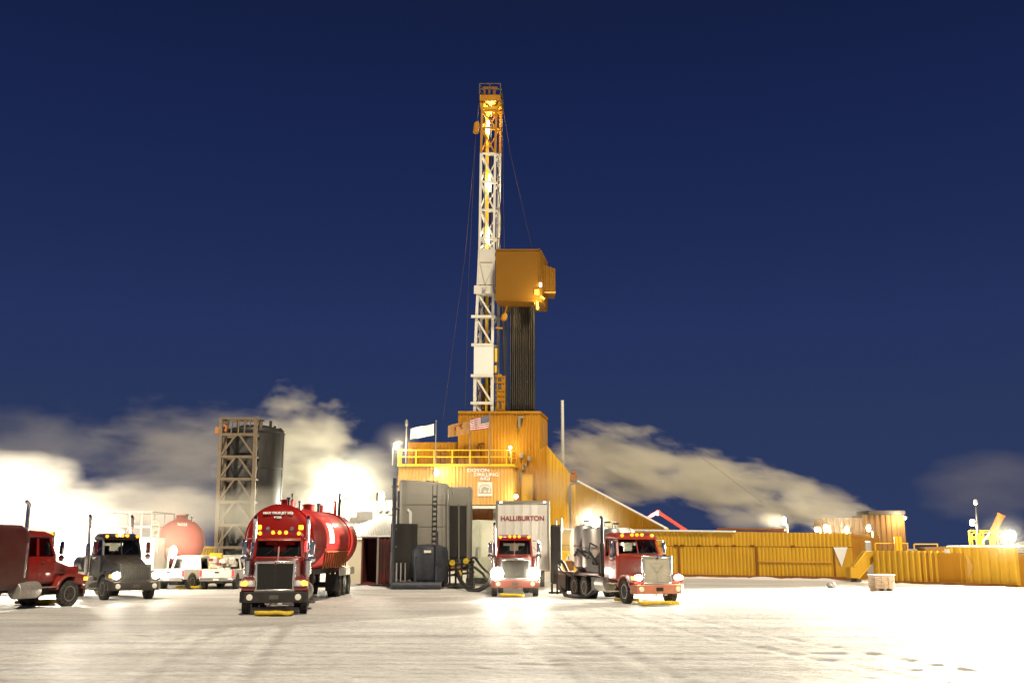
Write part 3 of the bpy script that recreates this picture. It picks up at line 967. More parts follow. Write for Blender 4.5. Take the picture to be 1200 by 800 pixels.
# ------------------------------------------------------------------ flags, poles
def flag_grid(x0, x1, zf, nx_, ny_, yfun):
    pass
def flagpole(u, vt, vb, Y, label):
    t = thing('flagpole', label, 'flagpole', at(u, vb, Y), world=True)
    b, tp = at(u, vb, Y), at(u, vt, Y)
    tp = Vector((b.x, Y, tp.z))
    part(MB().tube([b, tp], [.065, .045], 8), 'pole', 'steel_pale', t, smooth=True)
    part(MB().lathe([(.02, -.09), (.09, 0), (.02, .09)], tp + Vector((0, 0, .08)), (0, 0, 1), 10), 'finial', 'steel_pale', t, smooth=True)
    return t
def flag(parent, hu, hv0, hv1, fu, fv0, fv1, Y, strips, name='flag', amp=.26):
    """cloth flying left from hoist column hu to fly end fu; strips: list of (s0,s1,t0,t1,material,offset)"""
    def P(s, t, off):
        u = hu + (fu - hu) * s
        v = (hv0 + (fv0 - hv0) * s) * (1 - t) + (hv1 + (fv1 - hv1) * s) * t
        p = at(u, v + .8 * math.sin(s * 6) * s , Y)
        return p + Vector((0, amp * (math.sin(s * 9 + t * 1.5) + .4 * math.sin(s * 21 - t * 2)) * s ** .5 - off, 0))
    main = None
    for (s0, s1, t0, t1, m, off) in strips:
        ns, nt = max(2, int(24 * (s1 - s0))), max(1, int(10 * (t1 - t0)))
        vs, fs = [], []
        for i in range(ns + 1):
            for j in range(nt + 1):
                s, t = s0 + (s1 - s0) * i / ns, t0 + (t1 - t0) * j / nt
                vs.append(P(s, t, off))
        q = len(vs)
        vs2 = [v + Vector((0, .012, 0)) for v in vs]
        st = nt + 1
        for i in range(ns):
            for j in range(nt):
                fs.append((i * st + j, (i + 1) * st + j, (i + 1) * st + j + 1, i * st + j + 1))
                fs.append((q + i * st + j, q + i * st + j + 1, q + (i + 1) * st + j + 1, q + (i + 1) * st + j))
        # rim
        rim = [j for j in range(nt + 1)] + [i * st + nt for i in range(1, ns + 1)] + [ns * st + j for j in range(nt - 1, -1, -1)] + [i * st for i in range(ns - 1, 0, -1)]
        for a, b in zip(rim, rim[1:] + rim[:1]):
            fs.append((a, b, q + b, q + a))
        o = part(MB().add(vs + vs2, fs), name if main is None else 'flag_marking', m, parent if main is None else main, smooth=True)
        main = main or o
    return P, main
YF = YR - .3
t = flagpole(510.3, 494, 545, YF, 'flagpole with plain white flag at left end of railed deck')
P, fl = flag(t, 508.5, 496.2, 509.5, 481, 502.3, 515, YF, [(0, 1, 0, 1, 'flag_white', 0)])
mb = MB()
for (s0, t0, s1, t1) in ((.50, .55, .62, .30), (.62, .30, .58, .6), (.45, .45, .52, .55), (.40, .72, .66, .70)):
    mb.bar(P(s0, t0, .03), P(s1, t1, .03), .05, .02)
part(mb, 'flag_marking', 'emblem_grey', fl)
t = flagpole(550.3, 491, 545, YF + .2, 'flagpole with tan flag bearing a rust emblem, beside the striped flag')
P, fl = flag(t, 549.8, 493.2, 507.5, 525, 498.5, 513, YF + .2, [(0, 1, 0, 1, 'flag_tan', 0)])
mb = MB()
pr = [P(.5 + .17 * math.cos(R(a)) * .9, .42 + .26 * math.sin(R(a)), .03) for a in range(-200, 70, 18)]
for a, b in zip(pr, pr[1:]):
    mb.bar(a, b, .22, .02)
mb.bar(P(.42, .15, .03), P(.30, .02, .03), .25, .02)
mb.bar(P(.15, .82, .03), P(.48, .80, .03), .12, .02)
part(mb, 'flag_marking', 'emblem_rust', fl)
t = flagpole(573.9, 485.5, 545, YF, 'flagpole with american stars and stripes flag in front of tall rig block')
strips = []
for i in range(13):
    strips.append((.0 if i > 6 else 0.0, 1, i / 13, (i + 1) / 13, 'flag_red' if i % 2 == 0 else 'flag_white', 0))
P, fl = flag(t, 572.8, 486, 501.6, 550.8, 491.5, 505.4, YF, [(0, 1, 0, 1, 'flag_white', 0)] + [(0, 1, i / 13, (i + 1) / 13, 'flag_red', .02) for i in range(0, 13, 2)] + [(0, .42, 0, 7 / 13, 'flag_blue', .04)])
mb = MB()
for r_ in range(9):
    for c in range(6 if r_ % 2 == 0 else 5):
        p = P((c + (.5 if r_ % 2 == 0 else 1)) * .42 / 6.2, (r_ + .8) / 10 * 7 / 13, .06)
        mb.b(p.x - .018, p.x + .018, p.y - .005, p.y + .005, p.z - .018, p.z + .018)
part(mb, 'flag_stars', 'flag_white', fl)
bp = thing('beacon_pole', 'slim pale pole with small beacon at left corner of railed deck', 'pole', at(475.5, 545, YF), world=True)
b, tp = at(475.5, 545, YF), at(475.5, 496, YF)
part(MB().tube([b, (b.x, YF, tp.z)], .07, 8), 'pole', 'steel_pale', bp, smooth=True)
part(MB().lathe([(.1, 0), (.17, .1), (.17, .55), (.05, .75)], (b.x, YF, tp.z - .3), (0, 0, 1), 12), 'beacon', 'steel_pale', bp, smooth=True)

vp = thing('vent_stack', 'tall slim white pole standing right of the rig building', 'pole', gx(660.8, 118), world=True)
p0, p1 = gx(660.8, 118), at(660.8, 469, 118)
part(MB().tube([p0, (p0.x, 118, p1.z)], .19, 12), 'stack', 'white_paint', vp, smooth=True)
part(MB().tube([(p0.x, 118, p1.z - 7.2), (p0.x, 118, p1.z - 6.9)], .27, 12), 'collar', 'steel_pale', vp)
lp = thing('bent_pole', 'grey bent post with short arm in front of the sloping wing', 'pole', gx(669, 100), world=True)
p0, p1 = gx(669, 100), at(669, 566, 100)
part(MB().tube([p0, (p0.x, 100, p1.z - .3), (p0.x + .12, 100, p1.z - .08), (p0.x + .35, 100, p1.z), (p0.x + .95, 100, p1.z)], .11, 10), 'post', 'container_grey', lp, smooth=True)
# ------------------------------------------------------------------ vehicles (local frame: nose at y=0 facing -y)
def rrect(hx, z0, z1, y, r=.18, k=4, taper=0):
    """rounded rectangle section in the xz plane at depth y; taper narrows the top"""
    pts = []
    for (cx, cz, a0) in ((hx - r, z0 + r, -90), (hx - r - taper, z1 - r, 0), (-(hx - r - taper), z1 - r, 90), (-(hx - r), z0 + r, 180)):
        for i in range(k + 1):
            an = R(a0 + 90 * i / k)
            pts.append((cx + r * math.cos(an), y, cz + r * math.sin(an)))
    return pts

WHEEL = {}
def wheel(parent, x, y, r=.52, w=.28, side=1, name='wheel'):
    key = (r, w)
    if key not in WHEEL:
        h = w / 2
        t = MB().lathe([(r * .58, -h * .8), (r * .80, -h), (r * .95, -h * .92), (r, -h * .72), (r, h * .72), (r * .95, h * .92), (r * .80, h), (r * .58, h * .8)], (0, 0, 0), (1, 0, 0), 36)
        for i in range(36):                       # tread blocks
            a = 2 * math.pi * i / 36
            for xx in (-h * .45, h * .45):
                c = Vector((xx, math.cos(a) * r, math.sin(a) * r))
                d = Vector((0, math.cos(a), math.sin(a))) * .012
                q = Vector((0, -math.sin(a), math.cos(a))) * r * .055
                e = Vector((h * .33, 0, 0))
                t.prism([c - q - e, c + q - e, c + q + e, c - q + e], d)
        rm = MB().lathe([(.05, h * .55), (r * .16, h * .75), (r * .20, h * .45), (r * .44, h * .25), (r * .50, h * .78), (r * .585, h * .82), (r * .585, -h * .6), (.05, -h * .6)], (0, 0, 0), (1, 0, 0), 30)
        for i in range(10):
            a = 2 * math.pi * i / 10
            rm.tube([(h * .28, math.cos(a) * r * .30, math.sin(a) * r * .30), (h * .46, math.cos(a) * r * .30, math.sin(a) * r * .30)], r * .035, 6)
        WHEEL[key] = (t.mesh('tyre'), rm.mesh('rim'))
        for me, mm in zip(WHEEL[key], ('tyre_rubber', 'rim_steel')):
            me.materials.append(M[mm])
            for p in me.polygons:
                p.use_smooth = True
            me.set_sharp_from_angle(angle=R(35))
    o = bpy.data.objects.new(name, WHEEL[key][0])
    rim = bpy.data.objects.new('rim', WHEEL[key][1])
    col.objects.link(o)
    col.objects.link(rim)
    o.parent, rim.parent = parent, o
    o.location = (x, y, r - .015)
    o.rotation_euler = (random.uniform(0, 6), 0, 0)
    if side < 0:
        o.rotation_euler = (random.uniform(0, 6), 0, math.pi)
    return o

def axle(parent, y, r=.52, dual=True, half=1.0):
    for s in (-1, 1):
        wheel(parent, s * half, y, r, .28, s)
        if dual:
            wheel(parent, s * (half - .32), y, r, .28, s)

def tractor(name, label, cat, loc, rot, paint, style='square', sleeper=0.0, frame=6.6, rear=(5.4, 6.7), cover=False,
            bumper='bumper_black', stacks=(-1, 1), stack_h=3.6, lights='amber', group=None, hood_z=1.84, visor=False, beam=160, glow=.12, HL=2.05, stack_m='chrome', wy=1.12, hx=.93):
    t = thing(name, label, cat, loc, rot, group)
    zf = hood_z if style != 'slope' else 1.55
    hw = .66 if style != 'set' else .64
    # hood
    zc = max(zf + .12, 1.98)
    secs = [rrect(hw, .88, zf, .22, .12), rrect(hw + .02, .86, zf + .03, .5, .14), rrect(hw + .14, .86, (zf + zc) / 2 + .04, 1.3, .18), rrect(hx - .03, .86, zc, HL + .05, .2)]
    hood = part(MB().loft(secs), 'hood', paint, t, smooth=True)
    part(MB().bar((0, .5, zf + .03), (0, HL - .1, zc + .005), .05, .04), 'hood_spine', 'chrome' if style == 'square' else paint, hood)
    # grille
    g = part(MB().b(-hw + .04, hw - .04, .15, .24, .86, zf - .04), 'grille', 'winter_cover' if cover else 'grille_dark', t, bevel=.02)
    fr = MB()
    for s in (-1, 1):
        fr.b(s * (hw - .0) - .05, s * (hw - .0) + .05, .10, .24, .84, zf)
    fr.b(-hw - .05, hw + .05, .10, .24, zf - .06, zf + .04).b(-hw - .05, hw + .05, .10, .24, .82, .90)
    part(fr, 'grille_surround', 'chrome' if style != 'slope' else paint, g, bevel=.02)
    if not cover:
        mb = MB()
        for i in range(14):
            x = -hw + .12 + i * (2 * hw - .24) / 13
            mb.b(x - .008, x + .008, .125, .15, .92, zf - .08)
        mb.b(-.02, .02, .11, .15, .92, zf - .08)
        part(mb, 'grille_bar', 'steel_dark', g)
    else:
        mb = MB().bar((-.30, .14, zf - .35), (0, .14, 1.30), .03, .02).bar((.30, .14, zf - .35), (0, .14, 1.30), .03, .02).bar((0, .14, .9), (0, .14, 1.3), .03, .02)
        for i in range(5):
            mb.b(-hw + .1, hw - .1, .142, .15, 1.0 + i * .17, 1.006 + i * .17)
        part(mb, 'cover_seam', 'emblem_grey', g)
    part(MB().lathe([(.02, -.01), (.09, 0), (.09, .02), (.03, .03)], (0, .13, zf - .02), (0, -1, 0), 14), 'badge', 'maroon', g, smooth=True)
    # bumper
    bz0, bz1 = .44, .82
    bm = MB().loft([[(-1.2, .16, bz0), (-1.2, .16, bz1), (-1.2, .30, bz1), (-1.2, .30, bz0)], [(-1.02, -.06, bz0), (-1.02, -.06, bz1), (-1.02, .08, bz1), (-1.02, .08, bz0)],
                    [(1.02, -.06, bz0), (1.02, -.06, bz1), (1.02, .08, bz1), (1.02, .08, bz0)], [(1.2, .16, bz0), (1.2, .16, bz1), (1.2, .30, bz1), (1.2, .30, bz0)]])
    bp_ = part(bm, 'bumper', bumper, t, bevel=.02)
    for s in (-1, 1):
        part(MB().lathe([(.11, 0), (.11, .04), (.08, .05)], (s * .84, -.06, .63), (0, -1, 0), 14), 'fog_lamp', 'label_white', bp_, smooth=True)
        part(MB().tube([(s * .28, -.06, .42), (s * .28, -.16, .40), (s * .16, -.16, .40), (s * .16, -.06, .42)], .025, 6), 'tow_hook', 'steel', bp_, smooth=True)
    part(MB().b(-.16, .16, -.085, -.06, .56, .70), 'number_plate', 'chassis_black' if not cover else 'hose_black', bp_)
    # fenders with headlamps
    for s in (-1, 1):
        outer, inner = [], []
        for i in range(15):
            a = R(172 - 164 * i / 14)
            ro = .80 if style != 'set' else .74
            outer.append((wy - math.cos(a) * -ro, .58 + math.sin(a) * (ro - .07)))
            inner.append((wy - math.cos(a) * -(ro - .13), .58 + math.sin(a) * (ro - .19)))
        prof = outer + inner[::-1]
        x0 = s * .62
        fen = part(MB().prism([(x0, y, z) for y, z in prof], (s * .56, 0, 0)), 'fender', paint, t, bevel=.05)
        nose = MB().loft([rrect(.25, .86, 1.24, .10, .08), rrect(.27, .84, 1.30, .42, .10), rrect(.27, .9, 1.30, .75, .10)])
        nose.v = [(x + s * .90, y, z) for x, y, z in nose.v]
        part(nose, 'fender_nose', paint, fen, smooth=True)
        pod = MB().loft([rrect(.22, 1.0, 1.22, .03, .05), rrect(.24, .98, 1.24, .2, .06)])
        pod.v = [(x + s * .90, y, z) for x, y, z in pod.v]
        hl = part(pod, 'headlight', 'chrome', t, smooth=True)
        on = lights in ('head', 'both')
        part(MB().lathe([(.095, 0), (.085, .03), (.03, .045)], (s * .84, .03, 1.11), (0, -1, 0), 16), 'lens', 'lamp_head' if on else 'label_white', hl, smooth=True)
        part(MB().lathe([(.095, 0), (.085, .03), (.03, .045)], (s * 1.02, .03, 1.11), (0, -1, 0), 16), 'lens', 'lamp_orange' if lights == 'amber' else ('lamp_head' if on else 'label_white'), hl, smooth=True)
        part(MB().b(s * 1.13 - .03, s * 1.13 + .03, .02, .25, 1.02, 1.16), 'turn_signal', 'lamp_orange', hl)
        if on:
            sp = lamp('headlight_beam', (s * .9, -.12, 1.11), beam, (1, .9, .72), .12, 75, (s * .9, -12, .9), 1.0)
            sp.parent = t
            part(MB().lathe([(glow, 0), (glow * .85, .05), (.05, .09)], (s * .9, .0, 1.11), (0, -1, 0), 18), 'glare_disc', 'lamp_head', hl, smooth=True)  # oversized glowing disc, stands in for glare around the headlight
    axle(t, wy, .52, False, 1.02)
    # cab: open shell with glass
    y0, y1 = HL, HL + 1.55
    lower = MB().loft([rrect(hx, .92, 2.02, y0, .10), rrect(hx, .92, 2.02, y1, .10)])
    cab = part(lower, 'cab', paint, t, bevel=.02)
    zt_, zr = 2.72, 3.0
    ff = .30                                     # windscreen rake
    for s in (-1, 1):
        part(MB().bar((s * (hx - .05), y0 + .03, 2.0), (s * (hx - .12), y0 + ff, zt_), .09, .10), 'pillar', paint, cab)
        part(MB().bar((s * (hx - .05), y0 + .95, 2.0), (s * (hx - .12), y0 + .95, zt_), .07, .12), 'pillar', paint, cab)
        part(MB().bar((s * (hx - .06), y1 - .05, 2.0), (s * (hx - .12), y1 - .05, zt_), .10, .12), 'pillar', paint, cab)
    part(MB().bar((0, y0 + .02, 2.0), (0, y0 + ff, zt_), .05, .05), 'pillar', paint, cab)
    part(MB().loft([rrect(hx - .07, zt_, zr - .12, y0 + ff - .16, .06, taper=.04), rrect(hx - .05, zt_, zr, y0 + ff + .25, .12, taper=.05), rrect(hx - .05, zt_, zr + .03, y1 - .3, .13, taper=.05), rrect(hx - .06, zt_, zr - .02, y1, .12, taper=.05)]), 'roof', paint, cab, smooth=True)
    back = MB().b(-hx + .1, hx - .1, y1 - .07, y1 - .01, 2.0, 2.2).b(-hx + .1, -.55, y1 - .07, y1 - .01, 2.2, zt_).b(.55, hx - .1, y1 - .07, y1 - .01, 2.2, zt_).b(-.55, .55, y1 - .07, y1 - .01, 2.58, zt_)
    part(back, 'back_wall', paint, cab)
    gl = MB().prism([(-hx + .08, y0 + .04, 2.02), (hx - .08, y0 + .04, 2.02), (hx - .15, y0 + ff, zt_), (-hx + .15, y0 + ff, zt_)], (0, .012, 0))
    part(gl, 'windscreen', 'glass', cab)
    for s in (-1, 1):
        part(MB().prism([(s * (hx - .04), y0 + .10, 2.02), (s * (hx - .04), y1 - .1, 2.02), (s * (hx - .10), y1 - .1, zt_), (s * (hx - .10), y0 + ff, zt_)], (-s * .01, 0, 0)), 'side_window', 'glass', cab)
        part(MB().b(s * (hx + .012) - .012, s * (hx + .012) + .012, y0 + .08, y0 + .92, 1.02, 2.0), 'door', paint, cab, bevel=.01)
        part(MB().bar((s * (hx + .05), y0 + .82, 1.78), (s * (hx + .05), y0 + .66, 1.78), .03), 'door_handle', 'chrome', cab)
        st = MB().b(s * 1.05 - .13, s * 1.05 + .13, y0 + .1, y0 + .9, .45, .50).b(s * 1.05 - .13, s * 1.05 + .13, y0 + .1, y0 + .9, .78, .82)
        part(st, 'step', 'steel', t, bevel=.01)
        part(MB().tube([(s * 1.0, y0 + 1.0, .72), (s * 1.0, y0 + 2.1, .72)], .33, 24), 'fuel_tank', 'rim_steel', t, bevel=.03)
        # mirrors
        mm = part(MB().tube([(s * .93, y0 + .15, 2.7), (s * 1.22, y0 + .05, 2.68), (s * 1.22, y0 + .05, 2.0), (s * .93, y0 + .15, 1.95)], .022, 6).bar((s * .93, y0 + .15, 2.4), (s * 1.22, y0 + .05, 2.1), .02), 'mirror_bracket', 'chrome', t, smooth=True)
        mr = part(MB().b(s * 1.24 - .10, s * 1.24 + .10, y0 - .0, y0 + .10, 2.08, 2.62), 'mirror', 'plate_mirror', mm, bevel=.04)
        part(MB().lathe([(.02, -.06), (.12, -.03), (.14, .02), (.06, .05)], (s * 1.24, y0 + .05, 1.93), (0, -1, 0), 16), 'spot_mirror', 'chrome', mm, smooth=True)
    part(MB().b(-.72, -.22, y0 + .7, y0 + 1.2, 1.6, 1.95).b(-.72, -.22, y0 + 1.12, y0 + 1.25, 1.9, 2.45).b(.22, .72, y0 + .7, y0 + 1.2, 1.6, 1.95).b(.22, .72, y0 + 1.12, y0 + 1.25, 1.9, 2.45), 'seat', 'interior_grey', cab, bevel=.05)
    ring = [(.46 + .2 * math.cos(a), y0 + .42 + .1 * math.sin(a), 2.12 + .18 * math.sin(a)) for a in [2 * math.pi * i / 18 for i in range(19)]]
    part(MB().tube(ring, .02, 6, False).bar((.46, y0 + .42, 2.12), (.46, y0 + .2, 1.95), .04), 'steering_wheel', 'hose_black', cab, smooth=True)
    part(MB().bar((-.5, y0 + .03, 2.06), (-.1, y0 + .16, 2.36), .02).bar((.1, y0 + .03, 2.06), (.5, y0 + .16, 2.36), .02), 'wiper', 'hose_black', cab)
    if visor:
        part(MB().prism([(-hx + .1, y0 + ff - .02, zt_ + .02), (hx - .1, y0 + ff - .02, zt_ + .02), (hx - .12, y0 + ff - .34, zt_ - .12), (-hx + .12, y0 + ff - .34, zt_ - .12)], (0, .01, .03)), 'sun_visor', paint, cab, bevel=.01)
    for x in (-.72, -.24, 0, .24, .72):
        part(MB().lathe([(.075, 0), (.065, .09), (.03, .12)], (x, y0 + ff - .12, zr - .10 if abs(x) < .5 else zr - .13), (0, -1, .25), 12), 'marker_light', 'lamp_amber', cab, smooth=True)
    # stacks, air cleaners, frame
    for s in stacks:
        px, py = s * 1.02, y1 + .22
        part(MB().tube([(px, py, .9), (px, py, stack_h - .35), (px, py - .02, stack_h - .12), (px, py + .14, stack_h)], [.075, .075, .075, .07], 14), 'exhaust_stack', stack_m, t, smooth=True)
        part(MB().lathe([(.11, 0), (.125, .1), (.125, 1.25), (.11, 1.35)], (px, py, 1.2), (0, 0, 1), 18), 'heat_shield', stack_m, t, smooth=True)
    if style == 'square':
        for s in (-1, 1):
            part(MB().lathe([(.08, 0), (.17, .06), (.17, .55), (.1, .62)], (s * 1.06, HL - .1, 1.32), (0, 0, 1), 18), 'air_cleaner', 'chrome', t, smooth=True)
    mb = MB()
    for s in (-1, 1):
        mb.b(s * .42 - .05, s * .42 + .05, .25, frame, .60, .86)
    for y in (.5, 2.6, 4.0, frame - .2):
        mb.b(-.45, .45, y - .06, y + .06, .62, .80)
    mb.b(-.35, .35, .5, 2.2, .5, 1.0).tube([(-1, wy, .5), (1, wy, .5)], .07, 8)
    for y in rear:
        mb.tube([(-1, y, .5), (1, y, .5)], .1, 8).lathe([(.05, -.25), (.24, -.1), (.24, .1), (.05, .25)], (0, y, .5), (0, 1, 0), 14)
    part(mb, 'chassis', 'chassis_black', t)
    for y in rear:
        axle(t, y)
    for s in (-1, 1):
        part(MB().b(s * .85 - .3, s * .85 + .3, rear[-1] + .72, rear[-1] + .74, .25, .95), 'mudflap', 'hose_black', t)
    if sleeper:
        sl = MB().loft([rrect(1.08, .80, 3.0, y1 + .05, .2), rrect(1.18, .75, 3.22, y1 + .45, .25), rrect(1.18, .75, 3.25, y1 + sleeper, .25)])
        part(sl, 'sleeper', paint, t, smooth=True)
    return t

def tanker(name, label, loc, rot, length, text=True, group=None):
    """tank trailer, dome end at y=0 facing -y"""
    t = thing(name, label, 'tank trailer', loc, rot, group)
    r, zc = 1.38, 2.70
    prof = [(0.02, -.02), (.5, .02), (.95, .10), (1.22, .22), (r - .02, .42), (r, .52), (r, length - .5), (1.22, length - .2), (.7, length), (.02, length + .05)]
    tk = part(MB().lathe(prof, (0, 0, zc), (0, 1, 0), 56), 'tank', 'tank_red', t, smooth=True)
    mb = MB().lathe([(r - .02, -.03), (r + .07, -.03), (r + .07, .03), (r - .02, .03)], (0, length * .78, zc), (0, 1, 0), 56)
    part(mb, 'tank_ring', 'tank_red', tk, smooth=True)
    part(MB().lathe([(r - .02, -.03), (r + .05, -.03), (r + .05, .03), (r - .02, .03)], (0, .52, zc), (0, 1, 0), 56), 'tank_ring', 'tank_red', tk, smooth=True)
    part(MB().bar((0, .0, zc - .2), (0, .28, zc + 1.15), .015, .02), 'dome_seam', 'steel', tk)
    # catwalk rail and discharge rack along the sides
    for s in (-1, 1):
        part(MB().bar((s * 1.36, .8, 2.36), (s * 1.36, length * .76, 2.36), .06, .05), 'side_rail', 'tank_red', t)
        mb = MB()
        for i in range(11):
            y = length * .28 + i * length * .46 / 10
            mb.bar((s * 1.34, y, 2.18), (s * 1.22, y + .25, 1.45), .07, .05)
        mb.bar((s * 1.36, length * .26, 2.18), (s * 1.36, length * .76, 2.18), .05)
        part(mb, 'hose_rack', 'rust_brown', t)
        mb = MB().loft([[(s * 1.25, y, 1.30) for y in (length - 5.1, length - .4)] + [(s * .7, y, 1.30) for y in (length - .4, length - 5.1)],
                        [(s * 1.25, y, 1.38) for y in (length - 4.9, length - .6)] + [(s * .7, y, 1.38) for y in (length - .6, length - 4.9)]])
        mb.b(s * 1.25 - .02, s * 1.25 + .02, length - 5.1, length - .4, 1.02, 1.32)
        part(mb, 'fender', 'rim_steel', t)
    # sign panel curving with the tank side
    for s in (-1, 1):
        vs, fs = [], []
        for i in range(9):
            a = R(-6 + 38 * i / 8)
            for y in (length * .34, length * .43):
                vs.append((s * (r + .012) * math.cos(a), y, zc + (r + .012) * math.sin(a)))
        for i in range(8):
            fs.append((2 * i, 2 * i + 1, 2 * i + 3, 2 * i + 2))
        q = len(vs)
        vs += [(x * .992, y, zc + (z - zc) * .992) for x, y, z in vs]
        fs += [tuple(k + q for k in f[::-1]) for f in fs]
        rim = [2 * i for i in range(9)] + [2 * i + 1 for i in range(8, -1, -1)]
        fs += [(a, b, b + q, a + q) for a, b in zip(rim, rim[1:] + rim[:1])]
        part(MB().add(vs, fs), 'side_placard', 'label_white', tk, smooth=True)
        part(MB().b(s * (r + .02) - .01, s * (r + .02) + .01, length * .37, length * .40, zc + .38, zc + .40), 'placard_text', 'emblem_grey', tk)
    for (y, rr, h) in ((1.9, .30, .22), (6.4, .26, .20), (9.4, .16, .30)):
        if y < length - 1:
            part(MB().lathe([(rr, -.1), (rr, h), (rr * 1.15, h), (rr * 1.15, h + .06), (rr * .3, h + .1)], (0, y, zc + r), (0, 0, 1), 18), 'hatch', 'tank_red', tk, smooth=True)
    for (x, y, h, rr, m) in ((.28, .75, .30, .06, 'hose_black'), (.3, length * .55, .34, .06, 'hose_black'), (.55, length * .79, .7, .07, 'tank_red'), (.62, 1.4, .3, .05, 'chrome')):
        z = zc + math.sqrt(r * r - x * x) - .03
        part(MB().tube([(x, y, z), (x, y, z + h)], rr, 10).lathe([(rr * 1.7, 0), (rr * 1.7, .09)], (x, y, z + h), (0, 0, 1), 10), 'valve', m, tk, smooth=True)
    # running gear
    mb = MB()
    for s in (-1, 1):
        mb.b(s * .5 - .06, s * .5 + .06, .9, length - .3, 1.14, 1.40)
    mb.b(-.9, .9, .9, 1.3, 1.12, 1.38)
    for y in (length - 1.2, length - 2.6, length - 4.0):
        mb.tube([(-1, y, .52), (1, y, .52)], .09, 8).b(-.56, -.44, y - .3, y + .3, .55, 1.15).b(.44, .56, y - .3, y + .3, .55, 1.15)
    part(mb, 'chassis', 'chassis_black', t)
    for s in (-1, 1):
        part(MB().b(s * .9 - .09, s * .9 + .09, 2.9, 3.08, .15, 1.3).b(s * .9 - .18, s * .9 + .18, 2.8, 3.18, .02, .08), 'landing_leg', 'chassis_black', t)
        part(MB().b(s * .85 - .3, s * .85 + .3, length - 4.9, length - 4.86, .3, 1.1), 'mudflap', 'hose_black', t)
    for y in (length - 1.2, length - 2.6, length - 4.0):
        axle(t, y)
    if text:
        lettering('ARCTIC FUEL TANK', .17, (0, -.0, 0), 'letter_white', t, sx=1)
    return t

def pickup(name, label, loc, rot, cargo=None, group=None):
    """crew pickup, tailgate at y=0 facing -y, nose away (+y)"""
    t = thing(name, label, 'pickup truck', loc, rot, group)
    W = .98
    def sec(y, z0, z1, hx=W, r=.12, tp=0):
        return rrect(hx, z0, z1, y, r, taper=tp)
    body = MB().b(-W, W, 1.9, 3.9, .55, 1.12)
    body.loft([sec(3.85, .55, 1.14), sec(4.6, .55, 1.14), sec(5.35, .55, 1.08, .95), sec(5.55, .6, .98, .90)])
    part(body, 'body', 'white_paint', t, bevel=.05)
    bed = MB().b(-W, -W + .08, .06, 1.9, .62, 1.14).b(W - .08, W, .06, 1.9, .62, 1.14).b(-W, W, 1.82, 1.9, .62, 1.14).b(-W, W, .06, 1.9, .56, .64)
    part(bed, 'bed', 'white_paint', t, bevel=.03)
    tg = part(MB().b(-W + .12, W - .12, .0, .07, .64, 1.13), 'tailgate', 'white_paint', t, bevel=.03)
    part(MB().b(-.12, .12, -.02, .0, .92, 1.0), 'tailgate_handle', 'hose_black', tg)
    for s in (-1, 1):
        part(MB().b(s * (W - .06) - .06, s * (W - .06) + .06, -.01, .06, .74, 1.08), 'tail_light', 'lamp_red', t, bevel=.015)
        for y in (.95, 4.55):
            arch = [(s * (W + .015), y + .52 * math.cos(a), .42 + .52 * math.sin(a)) for a in [R(180 * i / 14) for i in range(15)]] + [(s * (W + .015), y + .44 * math.cos(a), .42 + .44 * math.sin(a)) for a in [R(180 - 180 * i / 14) for i in range(15)]]
            part(MB().prism(arch, (-s * .12, 0, 0)), 'wheel_arch', 'chassis_black', t)
            wheel(t, s * .90, y, .43, .27, s)
    part(MB().b(-W + .02, W - .02, -.14, .02, .48, .64), 'rear_bumper', 'chrome', t, bevel=.03)
    part(MB().b(-.16, .16, -.155, -.14, .52, .62), 'number_plate', 'label_white', t)
    cabp = MB()
    for s in (-1, 1):
        for (ya, yb) in ((1.95, 2.05), (2.95, 2.95), (4.1, 3.6)):
            cabp.bar((s * (W - .05), ya, 1.1), (s * (W - .2), yb, 1.78), .09, .12)
    cabp.loft([sec(2.0, 1.72, 1.84, W - .14, .06), sec(2.6, 1.72, 1.93, W - .14, .09), sec(3.3, 1.72, 1.92, W - .14, .09), sec(3.7, 1.72, 1.82, W - .16, .05)])
    cp = part(cabp, 'cab', 'white_paint', t, bevel=.02)
    part(MB().prism([(-W + .1, 1.97, 1.12), (W - .1, 1.97, 1.12), (W - .22, 2.05, 1.74), (-W + .22, 2.05, 1.74)], (0, .012, 0)), 'rear_window', 'glass', cp)
    part(MB().prism([(-W + .1, 4.12, 1.12), (W - .1, 4.12, 1.12), (W - .22, 3.65, 1.74), (-W + .22, 3.65, 1.74)], (0, .012, 0)), 'windscreen', 'glass', cp)
    for s in (-1, 1):
        part(MB().prism([(s * (W - .06), 2.02, 1.12), (s * (W - .06), 4.05, 1.12), (s * (W - .19), 3.6, 1.74), (s * (W - .19), 2.1, 1.74)], (-s * .01, 0, 0)), 'side_window', 'glass', cp)
        part(MB().b(s * 1.1 - .1, s * 1.1 + .1, 3.75, 3.85, 1.12, 1.34), 'mirror', 'hose_black', cp, bevel=.03)
        for y in (2.45, 3.25):
            part(MB().bar((s * (W + .01), y, .98), (s * (W + .01), y + .18, .98), .03), 'door_handle', 'chrome', cp)
    part(MB().b(-.7, -.15, 2.9, 3.4, .9, 1.5).b(.15, .7, 2.9, 3.4, .9, 1.5), 'seat', 'interior_grey', cp, bevel=.06)
    mb = MB().tube([(-.85, .95, .4), (.85, .95, .4)], .07, 8).tube([(-.85, 4.55, .4), (.85, 4.55, .4)], .06, 8).b(-.5, .5, .2, 5.2, .42, .56).tube([(.45, 2, .36), (.5, .1, .36)], .035, 8).b(-.25, .25, .7, 1.2, .3, .5)
    part(mb, 'chassis', 'chassis_black', t)
    return t

